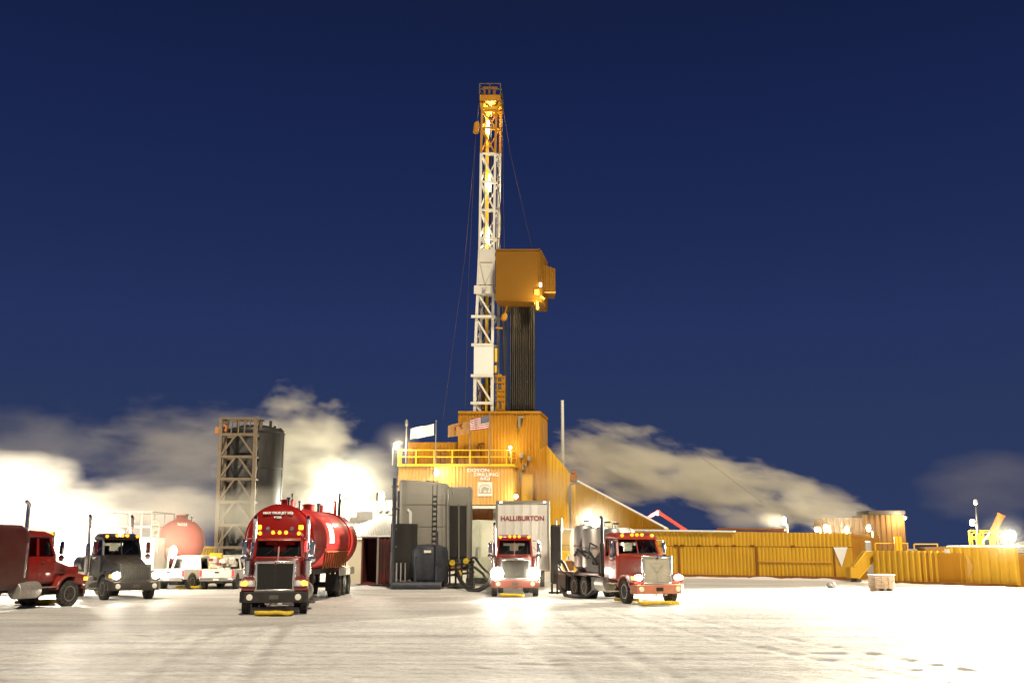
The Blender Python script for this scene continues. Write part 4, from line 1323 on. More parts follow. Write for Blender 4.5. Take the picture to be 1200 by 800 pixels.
def tray(label, loc, rot, w, d):
    """yellow fabric drip tray with a dark puddled floor"""
    t = thing('drip_tray', label, 'drip tray', loc, rot, 'yellow drip trays under the vehicles')
    n_ = 28
    mb = MB()
    rim = []
    for (cx, cy, a0) in ((w / 2, d / 2, 0), (-w / 2, d / 2, 90), (-w / 2, -d / 2, 180), (w / 2, -d / 2, 270)):
        for i in range(5):
            a = R(a0 + 90 * i / 4)
            x, y = cx + .1 * math.cos(a), cy + .1 * math.sin(a)
            rim.append((x + .03 * mnoise.noise((x * 3, y * 3, 1)), y + .05 * mnoise.noise((x * 3, y * 3, 5)), .11 + .05 * mnoise.noise((x * 2, y * 2, w))))
    # subdivide long sides so that the rim sags unevenly
    pts = []
    for a, b in zip(rim, rim[1:] + rim[:1]):
        L = (Vector(b) - Vector(a)).length
        k = max(1, int(L / .18))
        for i in range(k):
            p = Vector(a).lerp(Vector(b), i / k)
            p.z += .035 * mnoise.noise((p.x * 4, p.y * 4, 3))
            pts.append(p)
    part(MB().tube(pts + [pts[0], pts[1]], .062, 8, False), 'rim', 'tray_yellow', t, smooth=True)
    part(MB().prism([(p.x * .98, p.y * .96, .045) for p in pts], (0, 0, .02)), 'floor', 'tray_yellow', t)
    return t
def on(u, Y):
    return gx(u, Y)
# red tanker and its tractor
tr = tractor('red_tractor', 'shiny red truck tractor facing the camera, amber roof lights lit, hitched to red tanker', 'truck', on(320, 37.4), R(10), 'truck_red', 'square', stack_h=3.55, lights='amber', visor=True, rear=(5.6, 6.95), frame=7.4)
for s in (-1, 1):
    part(MB().b(s * .78 - .09, s * .78 + .09, 2.42, 2.52, 3.02, 3.20), 'roof_beacon', 'lamp_amber', tr, bevel=.03)
    part(MB().tube([(s * .45, 2.3, 3.07), (s * .45, 2.9, 3.07)], [.07, .03], 10), 'air_horn', 'chrome', tr, smooth=True)
part(MB().tube([(.98, 3.5, 2.2), (.98, 3.5, 2.6)], .05, 8), 'side_lamp', 'lamp_red', tr)
tk = tanker('tanker_trailer', 'long shiny red tank trailer behind the red tractor, white lettering on its front dome', on(320.5, 42.6), R(0), 13.4, text=False)
def dome_text(s, z, size, parent, sx=1.1):
    zr = z - 2.70
    y = .012 + .10 * (zr / .95) ** 2 + .03 if zr < .95 else .10 + .12 * (zr - .95) / .27
    lettering(s, size, (0, y - .07, z), 'letter_white', parent, rot=(R(90 - 18), 0, 0), sx=sx, depth=.03, bold=.006)
dome_text('MAX TRUE JET HD', 3.74, .135, tk, 1.1)
dome_text('96223', 3.56, .11, tk)
tk2 = tanker('tanker_trailer', 'second red tank trailer dimmed by steam, behind the white pickups', on(209, 64), R(20), 12.5, text=False)
lettering('76223', .22, (0, .12, 3.75), 'letter_white', tk2, rot=(R(72), 0, 0), sx=1.1, depth=.03)

# middle truck with white box trailer
tm = tractor('red_tractor', 'red truck tractor with blazing headlights before the white box trailer', 'truck', on(604, 51.2), R(1), 'truck_red', 'square', lights='head', beam=BEAM, glow=.31, stacks=(-1,), stack_h=3.62, bumper='truck_orange_red', hood_z=1.8, rear=(5.0, 6.3), frame=6.8)
bt = thing('box_trailer', 'tall white box trailer with dark red lettering above the red cab', 'box trailer', on(612.8, 57), R(-2))
w2 = 1.46
zt_ = 4.86
body = part(MB().b(-w2, w2, .04, 10.5, 1.15, zt_ - .03), 'box_body', 'white_paint', bt, bevel=.04)
mb = MB().b(-w2 - .03, w2 + .03, -.03, .10, zt_ - .12, zt_ + .03).b(-w2 - .03, -w2 + .10, -.03, .10, 1.12, zt_ - .12).b(w2 - .10, w2 + .03, -.03, .10, 1.12, zt_ - .12)
mb.b(-w2 - .03, -w2 + .04, .1, 10.5, zt_ - .1, zt_ + .02).b(w2 - .04, w2 + .03, .1, 10.5, zt_ - .1, zt_ + .02)
part(mb, 'corner_trim', 'steel_pale', body, bevel=.02)
mb = MB()
for x in (-.9, -.42, .0, .5, .95):
    mb.b(x - .006, x + .006, .022, .041, 1.2, zt_ - .15)
for y in range(1, 10):
    mb.b(w2 - .001, w2 + .018, y - .02, y + .02, 1.2, zt_ - .15).b(-w2 - .018, -w2 + .001, y - .02, y + .02, 1.2, zt_ - .15)
part(mb, 'panel_joint', 'label_white', body)
lettering('HALLIBURTON', .36, (-.02, .03, 3.92), 'letter_red', bt, sx=1.0, depth=.012, bold=.008)
for x in (-1.2, 1.2):
    part(MB().b(x - .06, x + .06, -.05, -.02, zt_ - .09, zt_ - .03), 'marker_light', 'lamp_soft', body)
mb = MB().b(-.6, -.48, .4, 10.2, .9, 1.15).b(.48, .6, .4, 10.2, .9, 1.15)
part(mb, 'chassis', 'chassis_black', bt)
for y in (8.2, 9.5):
    axle(bt, y)
# tall dark filter column beside the trailer
fc = thing('filter_column', 'slim dark upright tank standing at right edge of the white trailer', 'tank', on(652, 55.5))
part(MB().b(-.30, .30, -.3, .3, .5, 3.55), 'column_body', 'steel_dark', fc, bevel=.1)
part(MB().tube([(0, 0, 3.55), (0, 0, 3.8), (.3, 0, 3.85), (.3, 0, 3.2)], .06, 8), 'top_pipe', 'steel', fc, smooth=True)
part(MB().b(-.28, -.18, -.28, .28, 0, .5).b(.18, .28, -.28, .28, 0, .5).b(-.4, .4, -.42, .42, .02, .08), 'stand', 'steel_dark', fc)

# pump truck on the right
tp = tractor('pump_truck', 'orange red pump truck with grey canvas over its grille and pink bumper', 'pump truck', on(773, 44.6), R(17), 'truck_orange_red', 'set', hx=1.04, stack_m='steel_dark', cover=True, bumper='bumper_pink', stacks=(-1,), stack_h=3.75, lights='both', hood_z=1.98, rear=(6.0, 7.35), frame=9.6)
part(MB().b(.80, 1.02, -.075, .06, .62, .80), 'bumper_patch', 'rail_yellow', tp)
part(MB().b(-.6, .6, 1.2, 1.9, 2.06, 2.12), 'hood_cover', 'dark_roof', tp, bevel=.02)
dk = part(MB().b(-1.2, 1.2, 3.9, 9.6, 1.08, 1.2), 'deck', 'maroon', tp, bevel=.02)
for (x, y, h, r_) in ((-.55, 7.35, 2.25, .50), (-.55, 6.25, 2.1, .50), (.55, 7.35, 2.2, .50), (.55, 6.25, 2.1, .50)):
    v = part(MB().lathe([(.25, 0), (r_, .25), (r_, h - .2), (r_ * .8, h - .05), (.1, h)], (x, y, 1.2), (0, 0, 1), 28), 'vessel', 'steel', tp, smooth=True)
    part(MB().lathe([(r_ + .005, -.03), (r_ + .04, -.03), (r_ + .04, .03), (r_ + .005, .03)], (x, y, 1.2 + h * .55), (0, 0, 1), 28), 'vessel_band', 'steel_pale', v)
    part(MB().tube([(x, y, 1.2 + h - .05), (x, y, 1.2 + h + .2), (x + .3, y, 1.2 + h + .2)], .05, 8), 'vessel_pipe', 'steel_dark', v, smooth=True)
part(MB().lathe([(.05, 0), (.42, .1), (.42, 1.5), (.1, 1.6)], (-.2, 4.3, 1.75), (0, 1, 0), 22), 'pump_housing', 'steel_dark', tp, smooth=True)
part(MB().b(-1.1, .9, 4.9, 5.7, 1.2, 1.9), 'engine_box', 'chassis_black', tp, bevel=.06)
part(MB().b(-1.15, 1.0, 4.0, 4.85, 1.2, 1.6), 'pump_base', 'chassis_black', tp, bevel=.05)
mb = MB()
for (pts, r_) in (([(-1.1, 4.3, 2.4), (-1.15, 5.0, 2.55), (-1.0, 5.6, 2.1), (-1.1, 6.2, 2.2)], .05), ([(-1.15, 4.2, 1.6), (-1.2, 4.9, 2.1), (-1.1, 5.6, 1.9), (-1.2, 6.6, 2.25), (-1.1, 7.2, 2.0)], .07), ([(-1.2, 6.4, 1.3), (-1.3, 7.2, 1.0), (-1.3, 8.4, 1.15), (-1.2, 9.2, 1.4)], .06)):
    mb.tube(pts, r_, 8)
part(mb, 'deck_hose', 'hose_black', tp, smooth=True)
part(MB().b(-1.18, -.72, 3.9, 4.9, .42, 1.04), 'tool_box', 'chassis_black', tp, bevel=.04)
part(MB().b(-1.22, -.75, 8.3, 9.5, .25, 1.05), 'rear_box', 'chassis_black', tp, bevel=.04)
mb = MB()
for x in (-1.2, -.75):
    for y in (8.25, 9.55):
        mb.bar((x, y, .05), (x, y, 1.1), .08)
part(mb, 'outrigger', 'steel_dark', tp)
for s in (-1, 1):
    part(MB().prism([(s * .68, 5.3, 1.04), (s * .68, 8.05, 1.04), (s * 1.22, 8.05, 1.04), (s * 1.22, 5.3, 1.04)], (0, 0, .05)), 'rear_fender', 'chassis_black', tp)

# left-hand trucks
tl = tractor('maroon_tractor', 'dark red long nose truck in side view at left edge, tall box body behind cab', 'truck', on(75, 44.6), R(160), 'truck_red', 'slope', HL=1.65, wy=.95, sleeper=5.2, lights='amber', stacks=(1, -1), stack_h=4.15, bumper='maroon', rear=(6.6, 7.9), frame=8.4)
for ch in tl.children:
    if ch.name.startswith('sleeper'):
        ch.name = 'box_body'
        ch.data.materials[0] = M['maroon']
tbk = tractor('black_tractor', 'black sloped hood truck with white headlights and amber roof lights on', 'truck', on(158, 48.2), R(40), 'truck_black', 'slope', glow=.16, beam=350, lights='both', stacks=(-1, 1), stack_h=3.9, bumper='truck_black', rear=(5.6, 6.9), frame=7.2)
part(MB().lathe([(.05, 0), (.42, .1), (.42, 1.2), (.05, 1.3)], (-.75, 4.2, 1.6), (0, 1, 0), 22), 'air_tank', 'truck_black', tbk, smooth=True)
lettering('PR 975', .13, (.3, .235, 1.34), 'letter_white', tbk, rot=(R(78), 0, 0), depth=.01)
part(MB().b(-.08, .08, .20, .24, 1.42, 1.52), 'nose_badge', 'flag_red', tbk)
part(MB().b(-.12, .12, 2.40, 2.52, 3.02, 3.16), 'roof_lamp', 'lamp_head', tbk, bevel=.03)

# white tank trailers in the steam
def white_tank(label, loc, rot, L, r, zc, group=None):
    t = thing('white_tank_trailer', label, 'tank trailer', loc, rot, group)
    tk_ = part(MB().lathe([(.02, 0), (.6 * r, .05), (.92 * r, .2), (r, .45), (r, L - .45), (.92 * r, L - .2), (.02, L)], (0, 0, zc), (0, 1, 0), 44), 'tank', 'white_paint', t, smooth=True)
    for y in (.46, L * .33, L * .66, L - .46):
        part(MB().lathe([(r, -.02), (r + .03, -.02), (r + .03, .02), (r, .02)], (0, y, zc), (0, 1, 0), 44), 'tank_band', 'steel_pale', tk_)
    for s in (-1, 1):
        for i in range(int(L)):
            y = .6 + i * (L - 1.2) / int(L)
            part(MB().b(s * r * .95 - .02, s * r * .95 + .02, y, y + .4, zc + .33 * r - .03, zc + .33 * r + .03), 'reflector_strip', 'flag_red', tk_)
    mb = MB().b(-.5, -.4, .4, L - .2, zc - r - .15, zc - r + .1).b(.4, .5, .4, L - .2, zc - r - .15, zc - r + .1)
    for x in (-.75, .75):
        mb.b(x - .07, x + .07, 1.5, 1.65, 0, zc - r * .5)
    part(mb, 'chassis', 'chassis_black', t)
    part(MB().b(-.5, .5, L * .4, L * .6, zc + r - .06, zc + r + .04), 'walkway', 'steel_pale', t)
    for y in (L - 1, L - 2.3):
        axle(t, y)
    return t
wt = white_tank('white tank trailer with red reflector strips parked behind the pump truck', on(746, 60.5), R(100), 3.9, 1.0, 2.5)
part(MB().b(-.45, .45, 1.2, 1.25, 3.5, 3.8).b(-.45, .45, 2.6, 2.65, 3.5, 3.8).b(-.45, -.4, 1.2, 2.65, 3.75, 3.8), 'top_rail', 'steel_pale', wt)
wt2 = white_tank('white tank trailer half lost in bright steam between the left two trucks', on(116, 60), R(74), 6.5, 1.15, 2.0)
# railed platform behind the black truck
rp_ = thing('railed_platform_trailer', 'white railed work platform rising behind the black truck cab', 'platform', on(146, 62))
part(MB().b(-1.6, 1.6, 0, 4, .8, 2.95), 'platform_body', 'white_paint', rp_, bevel=.05)
mb = MB()
zs = 4.45
for x in (-1.6, -.75, .1, .75, 1.35):
    for y in (0, 4):
        mb.bar((x, y, 2.9), (x, y, zs), .06)
for y in (0, 4):
    for z in (3.6, zs):
        mb.bar((-1.6, y, z), (1.35, y, z), .06)
for x in (-1.6, 1.35):
    for z in (3.6, zs):
        mb.bar((x, 0, z), (x, 4, z), .06)
mb.bar((1.35, 0, 2.0), (1.35, 0, 3.9), .05).bar((1.8, 0, 2.0), (1.8, 0, 3.9), .05).bar((1.35, 0, 3.9), (1.8, 0, 3.9), .05)
for i in range(6):
    mb.bar((1.35, 0, 2.2 + i * .3), (1.8, 0, 2.2 + i * .3), .04)
part(mb, 'railing', 'steel_pale', rp_)
axle(rp_, 1, half=1.1)
axle(rp_, 3, half=1.1)

# pickups
pickup('white_pickup', 'white pickup seen from behind at left, side and rear wheel showing, before yellow container', on(196, 60.5), R(-13))
pk = pickup('white_pickup', 'white pickup with its tailgate facing us, gear piled in its bed, beside tan tower', on(253, 60.5), R(2))
g1 = MB()
random.seed(3)
for i in range(22):
    x, y, z = random.uniform(-.7, .7), random.uniform(.3, 1.6), random.uniform(1.05, 1.75)
    s = random.uniform(.1, .22)
    g1.b(x - s, x + s, y - s, y + s, z - s * .7, z + s * .7)
cg = single(g1, 'gear_pile', 'label_white', 'jumble of pale gear boxes heaped in the bed of the right pickup', 'gear', on(253, 60.5), base=None) if False else None
cgt = thing('gear_pile', 'jumble of pale and red gear boxes heaped in the right pickup bed', 'gear', on(253, 60.5), R(2))
part(g1, 'box_stack', 'label_white', cgt, bevel=.02)
g2 = MB()
for i in range(9):
    x, y, z = random.uniform(-.6, .6), random.uniform(.1, 1.2), random.uniform(1.2, 1.75)
    g2.b(x - .1, x + .1, y - .1, y + .1, z - .08, z + .08)
part(g2, 'red_box', 'flag_red', cgt, bevel=.02)
part(MB().b(-.8, -.1, 1.35, 1.7, 1.15, 2.05), 'yellow_case', 'rail_yellow', cgt, bevel=.03)

# drip trays
tray('yellow drip tray lying under the bumper of the red tanker tractor', on(321, 37.3), R(6), 1.0, .55)
tray('yellow drip tray under the front axle of the orange red pump truck', on(772, 43.9), R(10), 1.35, .5)
tray('small yellow drip tray behind the front wheel of the pump truck', on(735, 46.6), R(20), .7, .5)
tray('yellow drip tray below the nose of the middle red tractor', on(600, 51.2), R(0), .9, .5)
tray('large yellow drip tray beneath the maroon truck at left edge', on(45, 44.8), R(-6), 1.3, .9)
tray('long yellow drip tray on snow between the two white pickups', on(224, 61.5), R(0), 1.3, .7)
# ------------------------------------------------------------------ storage tanks left of the white box trailer
def W(name, label, cat, u, Y, group=None):
    return thing(name, label, cat, gx(u, Y), world=True, group=group)
YS = 62
s1 = W('storage_silo', 'big pale steel silo with ladder standing on dark skid beside the yellow rig wall', 'silo', 496, 63.5)
c = gx(496, 63.6)
r = 1.48
zt_ = at(496, 571, 63).z
def rbox(cx, cy, hx_, hy_, rr_, z, k=1.0, slope=0.0):
    pts = []
    for (ax_, ay_, a0) in ((hx_ - rr_, hy_ - rr_, 0), (-(hx_ - rr_), hy_ - rr_, 90), (-(hx_ - rr_), -(hy_ - rr_), 180), (hx_ - rr_, -(hy_ - rr_), 270)):
        for i in range(9):
            a = R(a0 + 90 * i / 8)
            x, y = k * (ax_ + rr_ * math.cos(a)), k * (ay_ + rr_ * math.sin(a))
            pts.append((cx + x, cy + y, z - slope * x))
    return pts
zt_ = at(496, 563.5, 62.2).z
part(MB().loft([rbox(c.x, c.y, r, 1.5, .62, 1.2, .7), rbox(c.x, c.y, r, 1.5, .62, 1.7), rbox(c.x, c.y, r, 1.5, .62, zt_ - .14, 1, .08), rbox(c.x, c.y, r, 1.5, .62, zt_ - .02, .95, .08), rbox(c.x, c.y, r, 1.5, .62, zt_, .86, .08)]), 'vessel', 'steel_pale', s1, smooth=True)
for z in (2.3, 3.6, 4.9):
    part(MB().loft([rbox(c.x, c.y, r + .02, 1.52, .64, z - .03), rbox(c.x, c.y, r + .02, 1.52, .64, z + .03)]), 'vessel_band', 'steel_pale', s1, smooth=True)
mb = MB()
for dx in (-1.25, 1.25):
    for dy in (-1.2, .9):
        mb.bar(c + Vector((dx, dy, .2)), c + Vector((dx, dy, 1.9)), .14)
part(mb, 'support_leg', 'bin_blue_grey', s1)
mb = MB()
x0, x1 = at(506.5, 620, 62).x, at(511.5, 620, 62).x
zb_, zt2 = at(506, 648, 62).z, at(506, 578, 62).z
for x in (x0, x1):
    mb.tube([(x, 62.05, zb_), (x, 62.05, zt2 + .5), (x, 62.6, zt2 + .8)], .025, 6)
for i in range(12):
    z = zb_ + .15 + i * (zt2 - zb_) / 12
    mb.tube([(x0, 62.05, z), (x1, 62.05, z)], .025, 6)
part(mb, 'ladder', 'chassis_black', s1)
mb = MB().tube([at(520, 640, 62.3), at(520, 577, 62.3), at(514, 566, 62.6), at(500, 563, 63)], .05, 8).tube([at(524.5, 650, 62.4), at(524.5, 574, 62.4), at(529, 571, 62.6), at(531, 579, 62.6)], .06, 8)
part(mb, 'fill_pipe', 'steel', s1, smooth=True)
p = at(473, 590, 62.4)
part(MB().tube([at(473.5, 640, 62.3), at(473.5, 578, 62.3), at(482, 569, 62.8)], .10, 10).tube([at(481, 622, 62.1), at(481, 600, 62.1), at(477.5, 597, 62.1)], .09, 10), 'vent_pipe', 'white_paint', s1, smooth=True)

b1 = W('mixing_bin', 'dark blue grey round topped bin at foot of the pale silo', 'bin', 502, 61.5)
c = gx(501.5, 61.9)
zt3 = at(500, 641, 61).z
part(MB().lathe([(1.05, .45), (1.16, .6), (1.16, zt3 - .25), (1.08, zt3), (.7, zt3 + .14), (.02, zt3 + .2)], c, (0, 0, 1), 44), 'shell', 'bin_blue_grey', b1, smooth=True)
p0, p1 = at(496.8, 644.5, 60.6), at(505, 647.5, 60.6)
part(MB().b(p0.x, p1.x, 60.66, 60.72, p1.z, p0.z), 'info_plate', 'label_white', b1)
mb = MB()
for u in (487, 511.5):
    x = at(u, 660, 60.6).x
    mb.bar((x, 60.62, .4), (x, 60.62, zt3 - .5), .14)
mb.tube([at(512, 660, 60.5), at(512, 622, 60.5)], .08, 8)
part(mb, 'post', 'bin_blue_grey', b1)
hop = W('hopper', 'dark open hopper with sloping sides left of the blue grey bin', 'hopper', 472, 61.8)
c = gx(473, 62)
q = .75
part(MB().loft([[(c.x + sx * .3, 62 + sy * .3, .5) for sx, sy in ((-1, -1), (1, -1), (1, 1), (-1, 1))], [(c.x + sx * q, 62 + sy * q, 1.9) for sx, sy in ((-1, -1), (1, -1), (1, 1), (-1, 1))], [(c.x + sx * q, 62 + sy * q, 3.75) for sx, sy in ((-1, -1), (1, -1), (1, 1), (-1, 1))]]), 'bin_shell', 'steel_dark', hop, bevel=.03)
mb = MB()
for dx in (-.7, .7):
    for dy in (-.7, .7):
        mb.bar(c + Vector((dx, dy, .3)), c + Vector((dx, dy, 2.1)), .10)
for dx in (-.35, -.1, .15):
    mb.tube([c + Vector((dx, -.8, .4)), c + Vector((dx, -.8, 1.5))], .045, 8)
part(mb, 'frame', 'steel', hop)
sk = W('tank_skid', 'dark tubular steel skid carrying the silo and blue grey bin', 'skid', 489, 61.3)
xa, xb = gx(459.5, 60.5).x, gx(517, 60.5).x
mb = MB().tube([(xa, 60.5, .24), (xb, 60.5, .24)], .2, 14).tube([(xa, 64.4, .24), (xb, 64.4, .24)], .2, 14)
for i in range(6):
    x = xa + .2 + i * (xb - xa - .4) / 5
    mb.bar((x, 60.4, .34), (x, 64.6, .34), .2)
mb.b(xa, xb, 60.6, 64.4, .36, .42)
part(mb, 'skid_frame', 'bin_blue_grey', sk, bevel=.02)
fr = W('pipe_rack', 'dark upright pipe frame with cross arms at left side of the pale silo', 'frame', 460, 60.9)
mb = MB()
for (u, Y) in ((459.8, 60.9), (464.8, 61.6)):
    x = gx(u, Y).x
    mb.tube([(x, Y, 0), (x, Y, at(460, 560 if u < 462 else 575, Y).z)], .12 if u < 462 else .07, 10)
part(mb, 'upright', 'bin_blue_grey', fr, smooth=True)
mb = MB()
for v in (570, 596, 620, 641):
    mb.tube([at(459.8, v, 60.9), at(466.5, v - .5, 61.5)], .07, 8)
part(mb, 'cross_arm', 'steel_pale', fr, smooth=True)

s2 = W('storage_silo', 'rounded pale steel silo with two tall dark panels, nearest the cream cabinet', 'silo', 537, 65)
c = gx(537.2, 65.0)
hx, hy, rr = .80, 1.0, .22
zt4 = at(536, 570.5, 64.3).z
def plan(k, z, top=False):
    pts = []
    for (cx, cy, a0) in ((hx - rr, hy - rr, 0), (-(hx - rr), hy - rr, 90), (-(hx - rr), -(hy - rr), 180), (hx - rr, -(hy - rr), 270)):
        for i in range(7):
            a = R(a0 + 90 * i / 6)
            pts.append((c.x + k * (cx + rr * math.cos(a)), c.y + k * (cy + rr * math.sin(a)), z))
    return pts
part(MB().loft([plan(.9, 1.2), plan(1, 1.4), plan(1, zt4 - .12), plan(.95, zt4)]), 'vessel', 'steel_pale', s2, smooth=True)
for (ua, ub) in ((526.5, 536.6), (538.6, 546.5)):
    p0, p1 = at(ua, 592, 63.9), at(ub, 653, 63.9)
    part(MB().b(p0.x, p1.x, 63.85, 63.97, p1.z, p0.z), 'dark_panel', 'steel_dark', s2, bevel=.04)
mb = MB()
for u in (525.8, 537.6, 547.4):
    mb.tube([at(u, 656, 63.8), at(u, 590, 63.8)], .05, 8)
part(mb, 'standpipe', 'steel_pale', s2, smooth=True)
mb = MB()
for dx in (-.75, .75):
    for dy in (-.85, .85):
        mb.bar(c + Vector((dx, dy, 0)), c + Vector((dx, dy, 1.7)), .13)
mb.b(c.x - 1, c.x + 1, c.y - 1.1, c.y + 1.1, .05, .2)
part(mb, 'support_leg', 'steel_dark', s2)
mf = W('pipe_manifold', 'dark pipe manifold with valves and wheels below the panelled silo', 'manifold', 545, 62.2)
mb = MB()
for v in (662, 668, 674):
    mb.tube([at(524, v, 62.2), at(556, v - 4, 62.2)], .07, 8)
for u in (527, 534, 541, 548, 554):
    mb.tube([at(u, 684, 62.1), at(u, 656, 62.1)], .06, 8)
mb.tube([at(556, 664, 62), at(566, 672, 61.8), at(572, 683, 61.5)], .08, 8)
mb.b(gx(524, 62).x, gx(556, 62).x, 61.8, 62.8, .04, .14)
part(mb, 'pipework', 'steel_dark', mf, smooth=True)
mb = MB()
for (u, v) in ((530, 659), (546, 657), (538, 672)):
    mb.lathe([(.12, -.02), (.17, -.02), (.17, .02), (.12, .02)], at(u, v, 61.8), (0, 1, .2), 18)
    mb.bar(at(u, v, 61.8) - Vector((.15, 0, 0)), at(u, v, 61.8) + Vector((.15, 0, 0)), .03)
part(mb, 'hand_wheel', 'tray_yellow', mf, smooth=True)

cbn = thing('cabinet', 'tall cream cabinet with rounded top and a handle, left of white trailer', 'cabinet', gx(562, 68), R(-34))
h = at(562, 609, 68).z
sec = [(-.55, .45), (-.55, h - .35), (-.50, h - .15), (-.35, h - .03), (.35, h), (.50, h - .08), (.55, h - .3), (.55, .45)]
part(MB().prism([(x, -.65, z) for x, z in sec], (0, 1.9, 0)), 'shell', 'cream_paint', cbn, bevel=.06)
part(MB().b(-.42, .42, -.68, -.655, .6, h - .5), 'door', 'cream_paint', cbn, bevel=.012)
part(MB().tube([(.28, -.68, 1.7), (.28, -.78, 1.75), (.28, -.78, 2.35), (.28, -.68, 2.4)], .03, 8).tube([(.38, -.68, 1.7), (.38, -.78, 1.75), (.38, -.78, 2.35), (.38, -.68, 2.4)], .03, 8), 'door_handle', 'steel', cbn, smooth=True)
part(MB().b(-.6, .6, -.7, 1.3, .1, .45), 'plinth', 'steel_dark', cbn, bevel=.03)
part(MB().b(-.555, -.53, -.5, 1.1, h * .52, h * .52 + .04), 'side_seam', 'steel', cbn)

# hoses on the snow
def hose(label, pts, r_):
    P_ = [Vector(p) for p in pts]
    # smooth through the points
    out = []
    for i in range(len(P_) - 1):
        a, b, c_, d = P_[max(i - 1, 0)], P_[i], P_[i + 1], P_[min(i + 2, len(P_) - 1)]
        for k in range(6):
            t = k / 6
            out.append(.5 * ((2 * b) + (c_ - a) * t + (2 * a - 5 * b + 4 * c_ - d) * t * t + (3 * b - a - 3 * c_ + d) * t ** 3))
    out.append(P_[-1])
    single(MB().tube(out, r_, 10), 'hose', 'hose_black', label, 'hose', P_[0], smooth=True)
hose('thick black hose looping from the silo manifold down to the middle truck', [at(535, 668, 62), at(540, 680, 60), gx(549, 58) + Vector((0, 0, .12)), gx(560, 57) + Vector((0, 0, .1)), at(572, 684, 56), at(581, 676, 55.5)], .12)
hose('thin black hose curving from yellow valves toward the cream cabinet', [at(551, 656, 62), at(556, 653, 62), at(563, 662, 62), at(570, 669, 60), at(577, 672, 57)], .07)
hose('thick black hose lying from filter column to the pump truck on snow', [at(653, 663, 55), at(655, 676, 54), gx(662, 52) + Vector((0, 0, .11)), gx(675, 50) + Vector((0, 0, .11)), gx(688, 49.5) + Vector((0, 0, .11)), at(697, 690, 49)], .11)
hose('black hose arching from white trailer corner down to pump truck rear box', [at(656, 657, 55), at(660, 659, 54.5), at(666, 671, 53.5), at(671, 684, 53), at(674, 689, 52.8)], .09)
hose('black hose bowed up between pump deck and the pump truck cab', [at(708, 672, 48.5), at(712, 665, 48.3), at(720, 657, 48), at(726, 651, 47.6)], .07)

# yellow generator behind the trailer
gn = W('generator_unit', 'bright yellow equipment unit with warning triangle behind the pump truck', 'generator', 672, 68)
p0, p1 = at(656, 645, 68), at(690, 676, 68)
part(MB().b(p0.x, p1.x, 68, 71, .35, p0.z), 'housing', 'rail_yellow', gn, bevel=.08)
a, b = at(663.5, 657, 67.9), at(672.5, 668, 67.9)
part(MB().b(a.x, b.x, 67.93, 68.03, b.z, a.z), 'vent_grille', 'rust_brown', gn, bevel=.02)
a = at(666.5, 652.5, 67.95)
part(MB().prism([(a.x - .24, 67.98, a.z - .2), (a.x + .24, 67.98, a.z - .2), (a.x, 67.98, a.z + .22)], (0, .03, 0)), 'warning_triangle', 'label_white', gn)
part(MB().bar((a.x, 67.975, a.z - .08), (a.x, 67.975, a.z + .08), .05, .02).b(a.x - .03, a.x + .03, 67.965, 67.985, a.z - .15, a.z - .10), 'warning_mark', 'letter_black', gn)
for u in (673.5, 678, 681):
    q_ = at(u, 652.3, 67.95)
    part(MB().b(q_.x - .07, q_.x + .07, 67.96, 68.02, q_.z - .2, q_.z + .2), 'indicator', 'flag_red', gn)
part(MB().b(p0.x, p1.x, 67.95, 71.05, .05, .35), 'base', 'chassis_black', gn)

# dark red container, pale sheds and roofs behind the tanker
ct = W('shipping_container', 'dark red container with open black doorway behind the red tanker', 'container', 440, 66)
p0, p1 = at(424, 629, 66), at(463, 640, 66)
zc_ = p0.z
part(MB().ribbed(at(443, 640, 66), at(463, 640, 66), .15, zc_, .28, .05, .1).b(p0.x, p1.x, 68.3, 68.4, .15, zc_).b(p0.x, p1.x, 66, 68.4, zc_ - .1, zc_ - .02).b(p0.x, p1.x, 66, 68.4, .1, .2).b(p1.x - .1, p1.x - .02, 66.1, 68.3, .15, zc_).b(p0.x, p0.x + .1, 66.0, 68.3, .15, zc_), 'shell', 'container_red', ct)
x = at(443, 640, 65.9).x
part(MB().bar((x, 65.9, .1), (x, 65.9, zc_), .12), 'door_post', 'steel_pale', ct)
mb = MB()
for u in (446, 449, 452, 457):
    mb.tube([at(u, 670, 65.85), at(u, 634, 65.85)], .035, 6)
part(mb, 'lock_bar', 'steel_dark', ct)
part(MB().b(p0.x - .1, p1.x + .1, 65.85, 68.5, zc_, zc_ + .10), 'roof_snow', 'snow_fresh', ct, bevel=.04)
rs = W('silver_shed', 'low shed with sloping silver corrugated roof behind dark red container', 'shed', 440, 74)
mb = MB()
a, b = at(404, 629, 72), at(465, 629, 72)
a2, b2 = at(410, 605, 79), at(465, 605, 79)
k = 60
vs, fs = [], []
for i in range(k + 1):
    t = i / k
    off = Vector((0, -.03, .05)) if i % 2 else Vector((0, 0, 0))
    vs += [a.lerp(b, t) + off, a2.lerp(b2, t) + off, a.lerp(b, t) + off - Vector((0, 0, .08)), a2.lerp(b2, t) + off - Vector((0, 0, .08))]
for i in range(k):
    o = 4 * i
    fs += [(o, o + 4, o + 5, o + 1), (o + 2, o + 3, o + 7, o + 6), (o, o + 2, o + 6, o + 4), (o + 1, o + 5, o + 7, o + 3)]
fs += [(0, 1, 3, 2), (4 * k, 4 * k + 2, 4 * k + 3, 4 * k + 1)]
part(MB().add(vs, fs), 'roof', 'corrugated_silver', rs)
part(MB().b(a.x + .2, b.x - .2, 72.2, 79, 0, a.z - .15), 'wall', 'cladding_pale', rs)
part(MB().b(at(418, 602, 78).x, at(437, 602, 78).x, 77.8, 78.4, a2.z - .3, a2.z + .35), 'roof_vent', 'corrugated_silver', rs, bevel=.03)
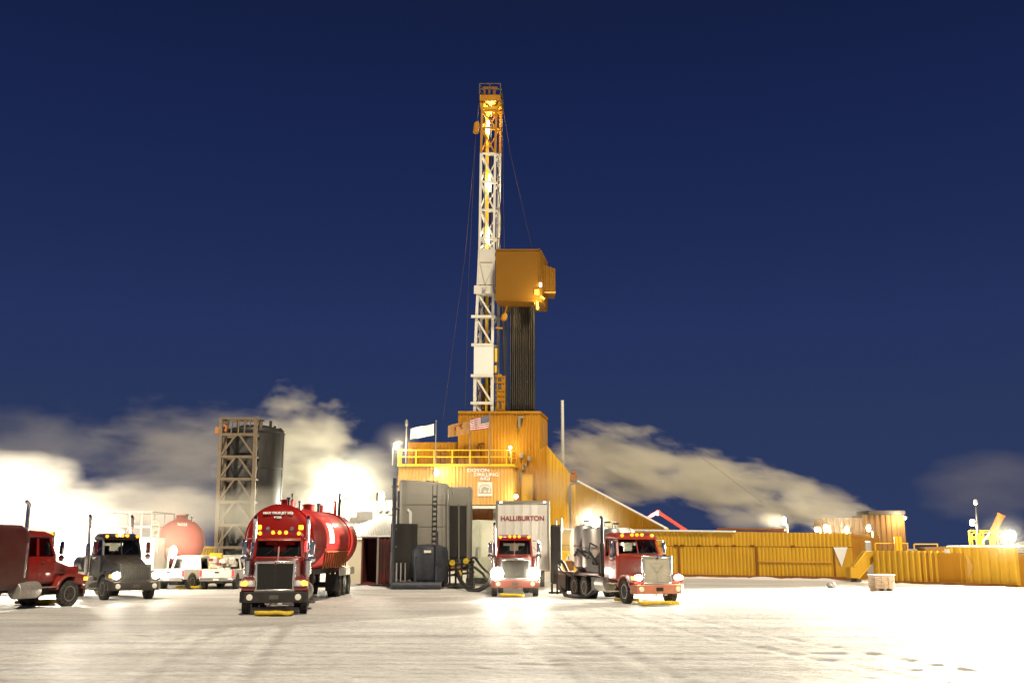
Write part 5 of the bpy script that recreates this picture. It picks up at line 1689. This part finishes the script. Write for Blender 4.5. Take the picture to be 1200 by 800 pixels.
pb = W('pale_building', 'tall pale ribbed building glowing in steam left of the rig', 'building', 420, 98)
part(MB().ribbed(at(372, 590, 98), at(463, 590, 98), 0, at(400, 586, 98).z, .8, .12, 6), 'wall', 'cladding_pale', pb)
mb = MB()
for (u0, v0, u1, v1) in ((440, 618, 462, 590), (430, 618, 452, 594), (440, 600, 462, 600)):
    mb.bar(at(u0, v0, 97), at(u1, v1, 97), .3)
part(mb, 'brace', 'white_paint', pb)
st = W('exhaust_pole', 'thin dark pole standing behind the rear of the red tanker', 'pole', 394.6, 64)
p0, p1 = gx(394.6, 64), at(394.6, 577, 64)
part(MB().tube([p0, (p0.x, 64, p1.z)], [.12, .09], 10), 'pole', 'hose_black', st, smooth=True)
st = W('exhaust_pole', 'short thin grey pole rising above the red tanker dome', 'pole', 338, 66)
p0, p1 = gx(338, 66), at(338, 578, 66)
part(MB().tube([p0, (p0.x, 66, p1.z)], .05, 8), 'pole', 'steel_dark', st, smooth=True)

# tall tank with its tan stair frame
YT = 86
tt = W('tall_tank', 'tall dark steel cylinder tank standing in steam behind tan lattice frame', 'tank', 298, YT)
xa, xb = at(263, 520, YT + 2).x, at(330.5, 520, YT + 2).x
c = Vector(((xa + xb) / 2, YT + 2.6, 0))
r = (xb - xa) / 2
zt5 = at(300, 500, YT).z
part(MB().lathe([(r, 0), (r, zt5 - .25), (r * .96, zt5), (r * .5, zt5 + .35), (.02, zt5 + .45)], c, (0, 0, 1), 64), 'shell', 'steel_dark', tt, smooth=True)
mb = MB()
for z in (3, 6, 9, zt5 - .3):
    mb.lathe([(r, z - .06), (r + .05, z - .06), (r + .05, z + .06), (r, z + .06)], c, (0, 0, 1), 64)
part(mb, 'shell_band', 'steel_dark', tt)
part(MB().tube([(xb - .05, YT + 2.4, 0), (xb - .05, YT + 2.4, zt5 - .1), (xb - .25, YT + 2.4, zt5 + .1), (xb - .6, YT + 2.4, zt5 + .05)], .10, 8), 'downpipe', 'steel_dark', tt, smooth=True)
mb = MB()
for (u, hh) in ((306, .4), (317, .75), (322, .3), (312, .3)):
    p = at(u, 500, YT + 2)
    mb.tube([(p.x, YT + 2, zt5 - .1), (p.x, YT + 2, zt5 + hh)], .12, 8)
part(mb, 'roof_valve', 'steel_dark', tt)
fm = W('stair_frame', 'tan steel lattice frame tower in front of the tall dark tank', 'frame tower', 275, YT - 1)
def fl_(u, v): return at(u, v, YT - 1)
mb = MB()
YB = YT + .6
xl0, xl1 = gx(252, YT - 1), at(259.3, 490, YT - 1)
xr0, xr1 = gx(293.5, YT - 1), at(300, 490, YT - 1)
zt6 = xl1.z
def Lp(z, f=0): return Vector((xl0.x + (xl1.x - xl0.x) * z / zt6, YT - 1 + f, z))
def Rp(z, f=0): return Vector((xr0.x + (xr1.x - xr0.x) * z / zt6, YT - 1 + f, z))
for f in (0, 1.6):
    mb.bar(Lp(0, f), Lp(zt6, f), .30, .25).bar(Rp(0, f), Rp(zt6, f), .30, .25)
part(mb, 'upright', 'beam_tan', fm)
zz_ = [at(270, v, YT - 1).z for v in (641, 615, 588, 561, 535, 509)]
zz_[0] = max(zz_[0], .6)
for z in zz_:
    mb = MB()
    for f in (0, 1.6):
        mb.bar(Lp(z, f), Rp(z, f), .22, .22)
    mb.bar(Lp(z), Lp(z, 1.6), .18).bar(Rp(z), Rp(z, 1.6), .18)
    part(mb, 'beam_ring', 'beam_tan', fm)
mb = MB()
for za, zb2 in zip(zz_, zz_[1:]):
    mid = (Lp(zb2) + Rp(zb2)) / 2
    mb.bar(Lp(za), mid - Vector((.12, 0, 0)), .19, .15).bar(Rp(za), mid + Vector((.12, 0, 0)), .19, .15)
    mb.bar(Lp(za), Lp(zb2, 1.6), .13).bar(Rp(za), Rp(zb2, 1.6), .13)
part(mb, 'brace', 'beam_tan', fm)
mb = MB()
for f in (0, 1.6):
    mb.bar(Lp(zt6, f) - Vector((.1, 0, 0)), Rp(zt6, f) + Vector((.3, 0, 0)), .16)
    for t in (.3, .5, .68):
        p = Lp(zz_[-1], f).lerp(Rp(zz_[-1], f), t)
        mb.bar(p, (p.x + .05, p.y, zt6), .10)
mb.bar(Lp(zt6), Lp(zt6, 1.6), .16).bar(Rp(zt6), Rp(zt6, 1.6), .16)
part(mb, 'top_rail', 'beam_tan', fm)
part(MB().tube([fl_(264, 505), fl_(266, 500), fl_(262, 497)], .12, 8), 'top_pipe', 'rust_brown', fm, smooth=True)
part(MB().b(fl_(279, 0).x, fl_(288, 0).x, YT - .5, YT, zz_[-1] + .1, zz_[-1] + .7), 'gear_box', 'rust_brown', fm, bevel=.04)

yc = W('yellow_container', 'open topped bright yellow skip container behind the white pickups', 'container', 228, 68)
p0, p1, p2 = at(199, 641, 68), at(239, 641, 68), at(250.5, 641, 70.5)
part(MB().b(p0.x, p1.x, 68, 68.12, .3, p0.z).prism([(p1.x, 68, .3), (p2.x, 70.5, .3), (p2.x - .1, 70.55, .3), (p1.x - .1, 68.1, .3)], (0, 0, p0.z - .3)).b(p0.x, p0.x + .1, 68.1, 70.5, .3, p0.z).b(p0.x, p2.x - .12, 70.5, 70.6, .3, p0.z).b(p0.x, p1.x - .1, 68.1, 70.5, .3, .4), 'shell', 'rail_yellow', yc, bevel=.02)
part(MB().bar((p0.x, 67.96, p0.z), (p1.x, 67.96, p0.z), .14).bar((p1.x, 67.98, p0.z), (p2.x, 70.5, p0.z), .14), 'top_rim', 'rail_yellow', yc)
mb = MB()
for t in (.2, .45, .7, .95):
    q_ = Vector((p1.x, 68, 0)).lerp(Vector((p2.x, 70.5, 0)), t)
    mb.bar(q_ + Vector((.04, -.03, .3)), q_ + Vector((.04, -.03, p0.z)), .10)
part(mb, 'side_rib', 'tray_yellow', yc)
part(MB().b(p0.x, p2.x - .1, 68.2, 70.4, 0, .3), 'skid', 'chassis_black', yc)

# ------------------------------------------------------------------ right-hand yard
bb = W('brown_building', 'tall brown ribbed building with dark roof edge behind the shed end', 'building', 1015, 100)
zh, zl_ = at(1035, 603, 100).z, at(980, 606, 99).z
a_, b_, e_ = at(1010, 602, 100), at(1059.5, 602, 100), at(962, 602, 100)
part(MB().ribbed(a_, b_, 0, zh, .5, .08, .2), 'tall_wall', 'cladding_brown', bb)
part(MB().b(a_.x, b_.x, 100.2, 103, 0, zh - .05), 'tall_core', 'cladding_brown', bb)
part(MB().ribbed((e_.x, 100), (a_.x - .02, 100), 0, zl_, .5, .08, .2), 'low_wall', 'cladding_brown', bb)
part(MB().b(e_.x, a_.x - .02, 100.2, 102.5, 0, zl_ - .05), 'low_core', 'cladding_brown', bb)
p0, p1 = at(1017, 598, 99.8), at(1060, 602.5, 99.8)
part(MB().b(p0.x, p1.x, 99.6, 103.2, p1.z, p0.z), 'roof_edge', 'dark_roof', bb)
cg_ = W('grey_container', 'blue grey ribbed container in the gap between shed and yellow tank', 'container', 1007, 82)
p0, p1 = at(996, 630, 82), at(1018.5, 630, 82)
mb = MB().b(p0.x, p1.x, 82, 86, .2, p0.z)
for i in range(4):
    z = .4 + i * (p0.z - .4) / 4
    mb.b(p0.x - .02, p1.x + .02, 81.94, 82.0, z, z + .12)
part(mb, 'shell', 'container_grey', cg_)
part(MB().b(p0.x - .1, p1.x + .1, 81.9, 86, p0.z, p0.z + .14), 'roof_snow', 'snow_fresh', cg_, bevel=.05)
p0 = at(1015, 645, 80)
part(MB().b(p0.x - .1, p0.x + .5, 80, 81.5, .2, at(1015, 640, 80).z + .4), 'side_gear', 'steel', cg_, bevel=.1)
ch = W('conveyor_chute', 'yellow slanting conveyor chute rising from shed to long yellow tank', 'conveyor', 1010, 73)
pts = [(996.5, 664), (1001, 664), (1015.5, 645.5), (1025.8, 645), (1025.8, 656.5), (1021, 660.5), (1006, 677.5), (996.5, 677)]
part(MB().prism([at(u, v, 73.4) for u, v in pts], (0, 1.1, 0)), 'chute_body', 'rig_yellow', ch, bevel=.04)
part(MB().bar(at(1006, 678, 73.6), at(1006, 684, 73.6), .3).bar(at(1000, 677, 73.8), at(1000, 684, 73.8), .3), 'support_leg', 'chassis_black', ch)
part(MB().bar(at(1001, 663.6, 73.38), at(1015.6, 645, 73.38), .1, .06).bar(at(1006.2, 677.6, 73.38), at(1021.2, 660.5, 73.38), .1, .06), 'edge_angle', 'rail_yellow', ch)

yt = W('long_tank', 'long low yellow ribbed tank at far right, its top railed and snowy', 'tank', 1110, 69)
T0, T1, T2 = gx(1025.5, 73), gx(1110, 68.5), gx(1193, 64)
ztL, ztM, ztR = at(1026, 644.8, 73).z, at(1110, 641, 68.5).z, at(1193, 641.3, 64).z
part(MB().ribbed(T0, T1, .1, lambda t: ztL + .0 * t, .46, .07, .3), 'ribbed_side', 'rig_yellow', yt)
part(MB().ribbed(T1, T2, .1, lambda t: ztM + (ztR - ztM) * t, .62, .03, .3, flat=.2), 'plated_side', 'rig_yellow', yt)
d = (T2 - T0).normalized()
nb = Vector((-d.y, d.x, 0))
if nb.y < 0: nb = -nb
part(MB().prism([T0 + nb * .2, T2 + nb * .2, T2 + nb * 5, T0 + nb * 5], (0, 0, ztL - .15)), 'tank_core', 'rig_orange', yt)
m_ = T1.lerp(T2, .02)
part(MB().prism([m_ + nb * .05 + Vector((0, 0, ztM - .02)), T2 + nb * .05 + Vector((0, 0, ztR - .02)), T2 + nb * 5 + Vector((0, 0, ztR)), m_ + nb * 5 + Vector((0, 0, ztM))], (0, 0, .13)), 'snow_cap', 'snow_fresh', yt, bevel=.05)
# welded patch, drips of frost, hatch label
q0 = T1.lerp(T2, .33) - nb * .06
q1 = T1.lerp(T2, .42) - nb * .06
part(MB().prism([q0 + Vector((0, 0, 1.95)), q0.lerp(q1, 1) + Vector((0, 0, 1.2)), q0 + Vector((0, 0, .35))], -nb * .02), 'patch_plate', 'rig_yellow_frosted', yt)
q0 = T1.lerp(T2, .02) - nb * .06
part(MB().prism([q0 + Vector((0, 0, ztM - .45)), q0 + d * .35 + Vector((0, 0, ztM - .45)), q0 + d * .3 + Vector((0, 0, ztM - .1)), q0 - d * .05 + Vector((0, 0, ztM - .1))], -nb * .02), 'notice_plate', 'label_white', yt)
part(MB().bar(T0 - nb * .1 + Vector((0, 0, .08)), T2 - nb * .1 + Vector((0, 0, .08)), .25, .16), 'base_skid', 'rust_brown', yt)
def rail(ua, ub, va, vb, Y, nposts, off, name='railing', extra=()):
    mb = MB()
    for i in range(nposts):
        u = ua + (ub - ua) * i / (nposts - 1)
        a_, b_ = at(u, vb, Y), at(u, va, Y)
        mb.tube([a_, (a_.x, Y, b_.z)], .05, 8)
    for v in (va,) + tuple(extra):
        mb.tube([at(ua, v, Y), at(ub, v, Y)], .045, 8)
    return part(mb, name, 'rail_yellow', yt, smooth=True)
rail(1026, 1064, 636.3, 645, 74.5, 3, 0)
rail(1071.5, 1099, 637.3, 645, 73, 2, 0)
rail(1137, 1187, 621.5, 641, 67.5, 4, 0, extra=(629,))
rail(1140, 1182, 624, 641, 69.2, 3, 0, extra=(631,))
mb = MB()
for u in (1051, 1055.2):
    a_, b_ = at(u, 644.5, 74), at(u, 628.3, 74)
    mb.tube([a_, (a_.x, 74, b_.z)], .14, 10)
part(mb, 'vent_post', 'rail_yellow', yt, smooth=True)
pl = [at(1083, 641, 71), at(1110, 640, 71), at(1110, 645.5, 71), at(1086, 645.5, 71)]
part(MB().prism(pl, (0, 1.5, 0)), 'hatch_ramp', 'cladding_brown', yt)

du = W('orange_duct', 'open ended orange duct pipe leaning above the railed right tank', 'duct', 1166, 67)
a_, b_ = at(1163.3, 624, 67), at(1170, 604, 67)
b_.y -= .35
ax = (b_ - a_)
L_ = ax.length
part(MB().lathe([(.22, 0), (.22, L_), (.26, L_ + .02), (.26, L_ + .10), (.20, L_ + .10), (.20, L_ - .6), (.05, L_ - .6)], a_, ax, 28), 'duct_pipe', 'duct_orange', du, smooth=True)
part(MB().tube([(a_.x, 67.1, at(1160, 641, 67).z), a_ + ax * .15], .16, 8), 'duct_foot', 'rail_yellow', du, smooth=True)
hose('short white hose drooping across the railing left of orange duct', [at(1151, 637.5, 67.2), at(1153, 633, 67.2), at(1158, 627, 67.1), at(1161.5, 621, 67)], .07)
for o in list(col.objects):
    if o.get('label', '').startswith('short white hose'):
        o.data.materials[0] = M['white_paint']
an = W('antenna_mast', 'slim dark antenna pole with pale tip rising from right tank', 'antenna', 1148, 66.8)
a_, b_ = at(1148, 642, 66.8), at(1148, 590, 66.8)
part(MB().tube([(a_.x, 66.8, .0 + a_.z - .3), (a_.x, 66.8, b_.z)], [.09, .05], 8), 'pole', 'steel_dark', an, smooth=True)
part(MB().lathe([(.02, -.1), (.13, 0), (.10, .25), (.02, .3)], (a_.x, 66.8, b_.z), (0, 0, 1), 12), 'tip_sensor', 'white_paint', an, smooth=True)
part(MB().b(a_.x - .16, a_.x + .16, 66.7, 66.9, a_.z - .1, a_.z + .9), 'base_clamp', 'rail_yellow', an, bevel=.03)
ws = W('white_silo', 'white corrugated silo cut by the right edge of view', 'silo', 1200, 76)
c = gx(1206, 78)
prof = []
zt7 = at(1200, 640, 76).z
for i in range(40):
    z = .3 + (zt7 - .3) * i / 39
    prof.append((1.0 + .03 * (i % 2), z))
part(MB().lathe(prof + [(.6, zt7 + .3), (.02, zt7 + .4)], c, (0, 0, 1), 36), 'shell', 'corrugated_silver', ws, smooth=True)
part(MB().lathe([(1.08, 0), (1.08, .4)], c, (0, 0, 1), 30), 'base_ring', 'steel_dark', ws)

cr_ = thing('timber_crate', 'weathered wooden crate stack on runners, snow on top, before yellow tank', 'crate', gx(1033.5, 58.6), R(8))
mb = MB()
for i in range(6):
    z = .14 + i * .115
    for j in range(3):
        x0 = -.58 + j * .39
        mb.b(x0, x0 + .375, -.42 + .02 * ((i + j) % 2), .42, z, z + .105)
part(mb, 'board_stack', 'wood', cr_, bevel=.012)
part(MB().b(-.52, -.36, -.4, .4, 0, .138).b(.36, .52, -.4, .4, 0, .138).b(-.08, .08, -.4, .4, 0, .138), 'runner', 'wood', cr_, bevel=.01)
part(MB().b(-.61, .61, -.45, .45, .832, .90), 'snow_cap', 'snow_fresh', cr_, bevel=.03)
rk = MB()
import bmesh as _bm
b_ = _bm.new()
_bm.ops.create_icosphere(b_, subdivisions=3, radius=.26)
vs = []
for v in b_.verts:
    p = v.co * (1 + .45 * mnoise.noise(v.co * 5) + .2 * mnoise.noise(v.co * 12))
    vs.append((p.x * 1.1, p.y, p.z * .8 + .17))
rk.add(vs, [[v.index for v in f.verts] for f in b_.faces])
b_.free()
o = single(rk, 'boulder', 'rock_grey', 'small grey snow dusted lump lying before the shed end', 'boulder', (0, 0, 0))
o.location = gx(975.3, 62.5)

kb = W('knuckle_boom', 'red folding crane boom with a lamp behind the sloping wing', 'crane', 778, 98)
pts = [at(757, 606, 98), at(769, 600.5, 98), at(773, 600.8, 98), at(800, 617.5, 98)]
mb = MB().bar(pts[0] - Vector((.6, 0, .5)), pts[1], .35, .3).bar(pts[2], pts[3] + Vector((.6, 0, -.5)), .40, .3)
part(mb, 'boom', 'crane_red', kb, bevel=.04)
part(MB().lathe([(.28, -.25), (.28, .25)], pts[1].lerp(pts[2], .5), (0, 1, 0), 16), 'knuckle', 'crane_red', kb, bevel=.03)
part(MB().bar(at(800, 618, 98), gx(800, 98), .5), 'boom_post', 'crane_red', kb)

# snow ridges
bank([shed_p(798) + wn * 1.5, shed_p(900) + wn * 1.4, shed_p(995) + wn * 1.3], 1.0, .20, 1)
bank([gx(1010, 68.5), gx(1090, 65.5), gx(1150, 62.8), gx(1198, 60.5)], .9, .16, 5)
bank([gx(398, 60.5), gx(425, 61.5), gx(455, 63.5)], 1.0, .2, 9)
# ------------------------------------------------------------------ work lamps (some added to light steam and snow)
def flood(label, u, v, Y, power, size=(.5, .36), color=(1, .86, .60), lens='lamp_white', pole=None, aim=None, cat='floodlight', name='floodlight', spot=None, radius=.3, off=.4, blend=.6):
    p = at(u, v, Y)
    t = thing(name, label, cat, p, world=True)
    w, h = size
    d = Vector((-p.x * .25, -1, -.15)).normalized() if aim is None else (Vector(aim) - p).normalized()
    rt = d.cross(Vector((0, 0, 1))).normalized()
    up = rt.cross(d)
    def box(c, w_, h_, d_):
        return [c + rt * i * w_ / 2 + up * j * h_ / 2 + d * k * d_ / 2 for i in (-1, 1) for j in (-1, 1) for k in (-1, 1)]
    F_ = [(0, 1, 3, 2), (4, 6, 7, 5), (0, 4, 5, 1), (2, 3, 7, 6), (0, 2, 6, 4), (1, 5, 7, 3)]
    part(MB().add(box(p - d * .14, w * .9, h * .9, .22), F_), 'housing', 'chassis_black', t, bevel=.03)
    rl = (w + h) / 4
    part(MB().lathe([(rl, -.02), (rl * .93, .05), (rl * .6, .11), (.02, .14)], p, d, 24), 'lens', lens, t, smooth=True)
    if pole is not None:
        q = p - d * .3
        part(MB().tube([p - d * .15, q + Vector((0, 0, -.1)), (q.x, q.y, pole)], .06, 8), 'pole', 'steel', t, smooth=True)
    else:
        q = p - d * .3
        part(MB().bar(p - d * .2, q + Vector((0, .5, .1)), .08), 'bracket', 'steel', t)
    if power:
        L = lamp('flood_beam', p + d * off, power, color, radius, spot, aim if aim is not None else p + d * 10, blend)
    return t
K = LAMP
flood('bright floodlight on a post at the left corner of the railed deck', 463.5, 522, YR - 1, 900 * K, (.75, .6), pole=at(463, 546, YR).z)
flood('square wall floodlight on the rig wall above the pale silo', 511.5, 553.5, YR - .6, 380 * K, (.95, .62), color=(1, .80, .45), off=.9)
flood('small round floodlight above the right end of railed deck', 598, 524, YR + 1.2, 250 * K, (.3, .3), pole=at(598, 545, YR).z)
flood('small white lamp low on the corner of the rig wall', 604.6, 581.5, YR - .4, 250 * K, (.26, .62), lens='lamp_soft', color=(1, .85, .6), off=.8)
flood('bright floodlight on a pole behind the pump truck vessels', 696.5, 611, 57, 2000 * K, (.62, .5), pole=0, off=.5)
flood('lamp at the elbow of the red folding crane', 770.5, 600.8, 97.5, 500 * K, (.3, .3), lens='lamp_cool', color=(.9, .95, 1))
flood('floodlight on the shed roof nearest its triangle sign', 992.5, 621, 79, 4500 * K, (.5, .4), pole=3.4)
flood('floodlight on the shed roof left of the one by the sign', 968, 618.5, 81, 4500 * K, (.6, .5), pole=3.4)
flood('dimmer floodlight at the edge of steam, leftmost on the shed roof', 957, 620, 82, 2200 * K, (.35, .35), pole=3.4)
flood('floodlight on the grey container top against brown building', 1018, 618.5, 81, 2200 * K, (.5, .45), pole=3.1)
flood('tiny white lamp on the upper right corner of brown building', 1060.5, 606.5, 99, 600 * K, (.3, .3), lens='lamp_cool')
flood('floodlight on a yellow post at left end of the tank railing', 1139.5, 612, 67, 1200 * K, (.5, .32), pole=at(1139, 641, 67).z)
flood('huge blazing floodlight on the right corner of the yellow tank', 1184.5, 627, 66, 400000 * K, (.62, .62), pole=at(1184, 641, 66).z, aim=(10, 33, 0), color=(1, .93, .74), off=1.4, spot=112, blend=.85)
flood('blazing floodlight glowing through steam at the roof of the long shed', 919, 610, 95, 3500 * K, (.8, .6), pole=3.2)
flood('glowing floodlight in steam left of the pale silo', 447, 582, 80, 1300 * K, (.9, .7), color=(1, .92, .68), pole=0)
flood('blazing floodlight shining through thick steam at left edge', 14, 570, 72, 17000 * K, (1.2, 1.0), color=(1, .90, .72), pole=0, off=.8)
flood('added floodlight low on a pole lighting snow between the two left trucks', 70, 630, 57, 6000 * K, (.8, .7), color=(1, .90, .72), pole=0, off=.6)  # added lamp that brightens the snow behind the left trucks
flood('glaring low floodlight between the left pickup and red trailer', 203, 646.5, 62, 350 * K, (.9, .5), color=(1, .85, .5), pole=0)
flood('added floodlight lighting steam over the pale building behind red tanker', 402, 584, 93, 8000 * K, (.8, .6), color=(1, .96, .76), pole=0, aim=(-24, 97, 14))  # added lamp that brightens the plume from inside
# low light raking the steam behind the shed
# ------------------------------------------------------------------ steam
def steam(name, c, rad, dens, scale=.22, k=1.2, gain=1.25, color=(1, .955, .82), roll=0, seed=0, stretch=(.36, .6, 1), edge=0.0):
    import bmesh
    me = bpy.data.meshes.new('steam')
    bm = bmesh.new()
    bmesh.ops.create_icosphere(bm, subdivisions=3, radius=1)
    bm.to_mesh(me)
    bm.free()
    me.transform(Matrix.Rotation(roll, 4, 'Y') @ Matrix.Diagonal((*rad, 1)) if False else Matrix.Diagonal((*rad, 1)))
    o = bpy.data.objects.new(name, me)
    col.objects.link(o)
    o.location = c
    o.rotation_euler = (0, roll, 0)
    o['kind'] = 'stuff'
    m = bpy.data.materials.new('steam')
    m.use_nodes = True
    n, l = m.node_tree.nodes, m.node_tree.links
    n.clear()
    out = n.new('ShaderNodeOutputMaterial')
    v = n.new('ShaderNodeVolumePrincipled')
    v.inputs['Color'].default_value = (*color, 1)
    v.inputs['Anisotropy'].default_value = .2
    tc = n.new('ShaderNodeTexCoord')
    dv = n.new('ShaderNodeVectorMath')
    dv.operation = 'DIVIDE'
    dv.inputs[1].default_value = rad
    l.new(tc.outputs['Object'], dv.inputs[0])
    ln = n.new('ShaderNodeVectorMath')
    ln.operation = 'LENGTH'
    l.new(dv.outputs[0], ln.inputs[0])
    mp = n.new('ShaderNodeMapping')
    mp.inputs['Scale'].default_value = stretch
    mp.inputs['Location'].default_value = (seed * 7.3, seed * 3.1, seed)
    l.new(tc.outputs['Object'], mp.inputs['Vector'])
    nz = n.new('ShaderNodeTexNoise')
    nz.inputs['Scale'].default_value = scale * 1.25
    nz.inputs['Detail'].default_value = 5
    nz.inputs['Roughness'].default_value = .62
    l.new(mp.outputs[0], nz.inputs['Vector'])
    # density = clamp((1 - r + (noise-.5)*k - edge) * gain)
    a = n.new('ShaderNodeMath'); a.operation = 'MULTIPLY_ADD'
    a.inputs[1].default_value = k
    a.inputs[2].default_value = .62 - .5 * k - edge
    l.new(nz.outputs['Fac'], a.inputs[0])
    b = n.new('ShaderNodeMath'); b.operation = 'SUBTRACT'
    l.new(a.outputs[0], b.inputs[0])
    pw = n.new('ShaderNodeMath'); pw.operation = 'POWER'; pw.inputs[1].default_value = 2.0
    l.new(ln.outputs['Value'], pw.inputs[0])
    l.new(pw.outputs[0], b.inputs[1])
    cmul = n.new('ShaderNodeMath'); cmul.operation = 'MULTIPLY'; cmul.use_clamp = True
    cmul.inputs[1].default_value = gain
    l.new(b.outputs[0], cmul.inputs[0])
    d = n.new('ShaderNodeMath'); d.operation = 'MULTIPLY'
    d.inputs[1].default_value = dens
    l.new(cmul.outputs[0], d.inputs[0])
    l.new(d.outputs[0], v.inputs['Density'])
    l.new(v.outputs[0], out.inputs['Volume'])
    me.materials.append(m)
    return o
def puff(u, v, Y, ru, rv, ry, dens, **kw):
    """ru, rv in pixels of the photograph"""
    c = at(u, v, Y)
    return steam('steam', c, (ru * Y / 1224, ry, rv * Y / 1224), dens, **kw)
# plume right of the rig, drifting left from the far shed
puff(850, 566, 110, 205, 40, 5, .62, roll=R(13), seed=1, scale=.42, stretch=(.33, .6, 1), k=3.0, gain=1.7)
puff(725, 545, 114, 105, 58, 5, .50, roll=R(12), seed=2, scale=.42, k=3.0, gain=1.7)
puff(880, 608, 104, 70, 20, 4, .16, roll=R(4), seed=3, scale=.35, k=2.0)
puff(968, 592, 98.5, 72, 28, 2.5, .30, roll=R(14), seed=4, k=1.6)
# over and behind the tall tank
puff(345, 545, 97, 98, 106, 7, .40, seed=5, k=2.6, scale=.36, stretch=(.5, .6, 1))
puff(225, 530, 98, 150, 80, 6, .10, seed=6, k=2.8, scale=.34)
puff(300, 600, 79, 90, 46, 3.5, .16, seed=7, k=1.6)
puff(425, 570, 93, 75, 60, 5, .24, seed=8, k=1.4)
# thin veil across the rig face and silos
puff(515, 566, 98, 125, 42, 4, .075, seed=9, k=1.7, roll=R(4))
puff(645, 572, 98, 78, 36, 3, .085, seed=10, k=1.7, roll=R(12))
puff(500, 575, 58, 60, 30, 2, .05, seed=26, k=1.6)
# bright bank at left
puff(10, 590, 66, 150, 80, 5, .20, seed=11, k=2.0, scale=.36)
puff(150, 602, 69, 150, 52, 4, .17, seed=12, k=2.2, scale=.4)
puff(40, 522, 84, 190, 62, 6, .026, seed=13, k=2.8, scale=.34)
puff(210, 630, 60.0, 62, 44, 1.6, .14, seed=16, k=1.3)
# small puffs
puff(672, 630, 62, 30, 26, 1.4, .3, seed=14, k=1.4)
puff(1160, 570, 110, 105, 60, 5, .035, seed=15, k=1.6)
# thin vapour about idling trucks, and puffs added round lamps for their glow
puff(604, 672, 49.5, 70, 42, 1.3, .022, seed=20, k=.7)
puff(150, 670, 47, 80, 46, 1.3, .008, seed=21, k=.7)
puff(697, 613, 56, 54, 46, 2.0, .03, seed=22, k=.6)
puff(455, 555, 107, 60, 45, 3.0, .03, seed=23, k=1.4)
puff(463, 522, 107, 36, 34, 2.5, .035, seed=27, k=.3, edge=-.2)
puff(990, 618, 79, 70, 34, 3, .006, seed=28, k=.3)
puff(225, 602, 76, 75, 42, 3.5, .12, seed=29, k=1.6)
puff(1184, 628, 64, 60, 46, 3.0, .0003, seed=24, k=.6)
puff(603, 676, 50.5, 50, 24, .9, .04, seed=30, k=.3, edge=-.1)
puff(166, 668, 46.9, 50, 24, .9, .05, seed=31, k=.3, edge=-.1)
puff(698, 611, 56.2, 30, 28, 1.2, .06, seed=33, k=.3, edge=-.1)
puff(120, 622, 57.5, 140, 46, 1.6, .12, seed=34, k=1.6)
puff(908, 611, 96.5, 30, 14, 1.5, .12, seed=35, k=1.2, roll=R(8))
scene.view_settings.view_transform = 'Standard'
scene.view_settings.look = 'None'
scene.view_settings.exposure = 0
scene.view_settings.gamma = 1
c = scene.cycles
c.use_denoising = True
c.denoiser = 'OPENIMAGEDENOISE'
c.use_adaptive_sampling = True
c.adaptive_threshold = .02
c.max_bounces = 6
c.diffuse_bounces = 2
c.glossy_bounces = 3
c.transmission_bounces = 3
c.transparent_max_bounces = 10
c.volume_bounces = 1
c.volume_step_rate = 2.0
c.volume_max_steps = 64
c.sample_clamp_indirect = 4
c.sample_clamp_direct = 0
c.caustics_reflective = c.caustics_refractive = False
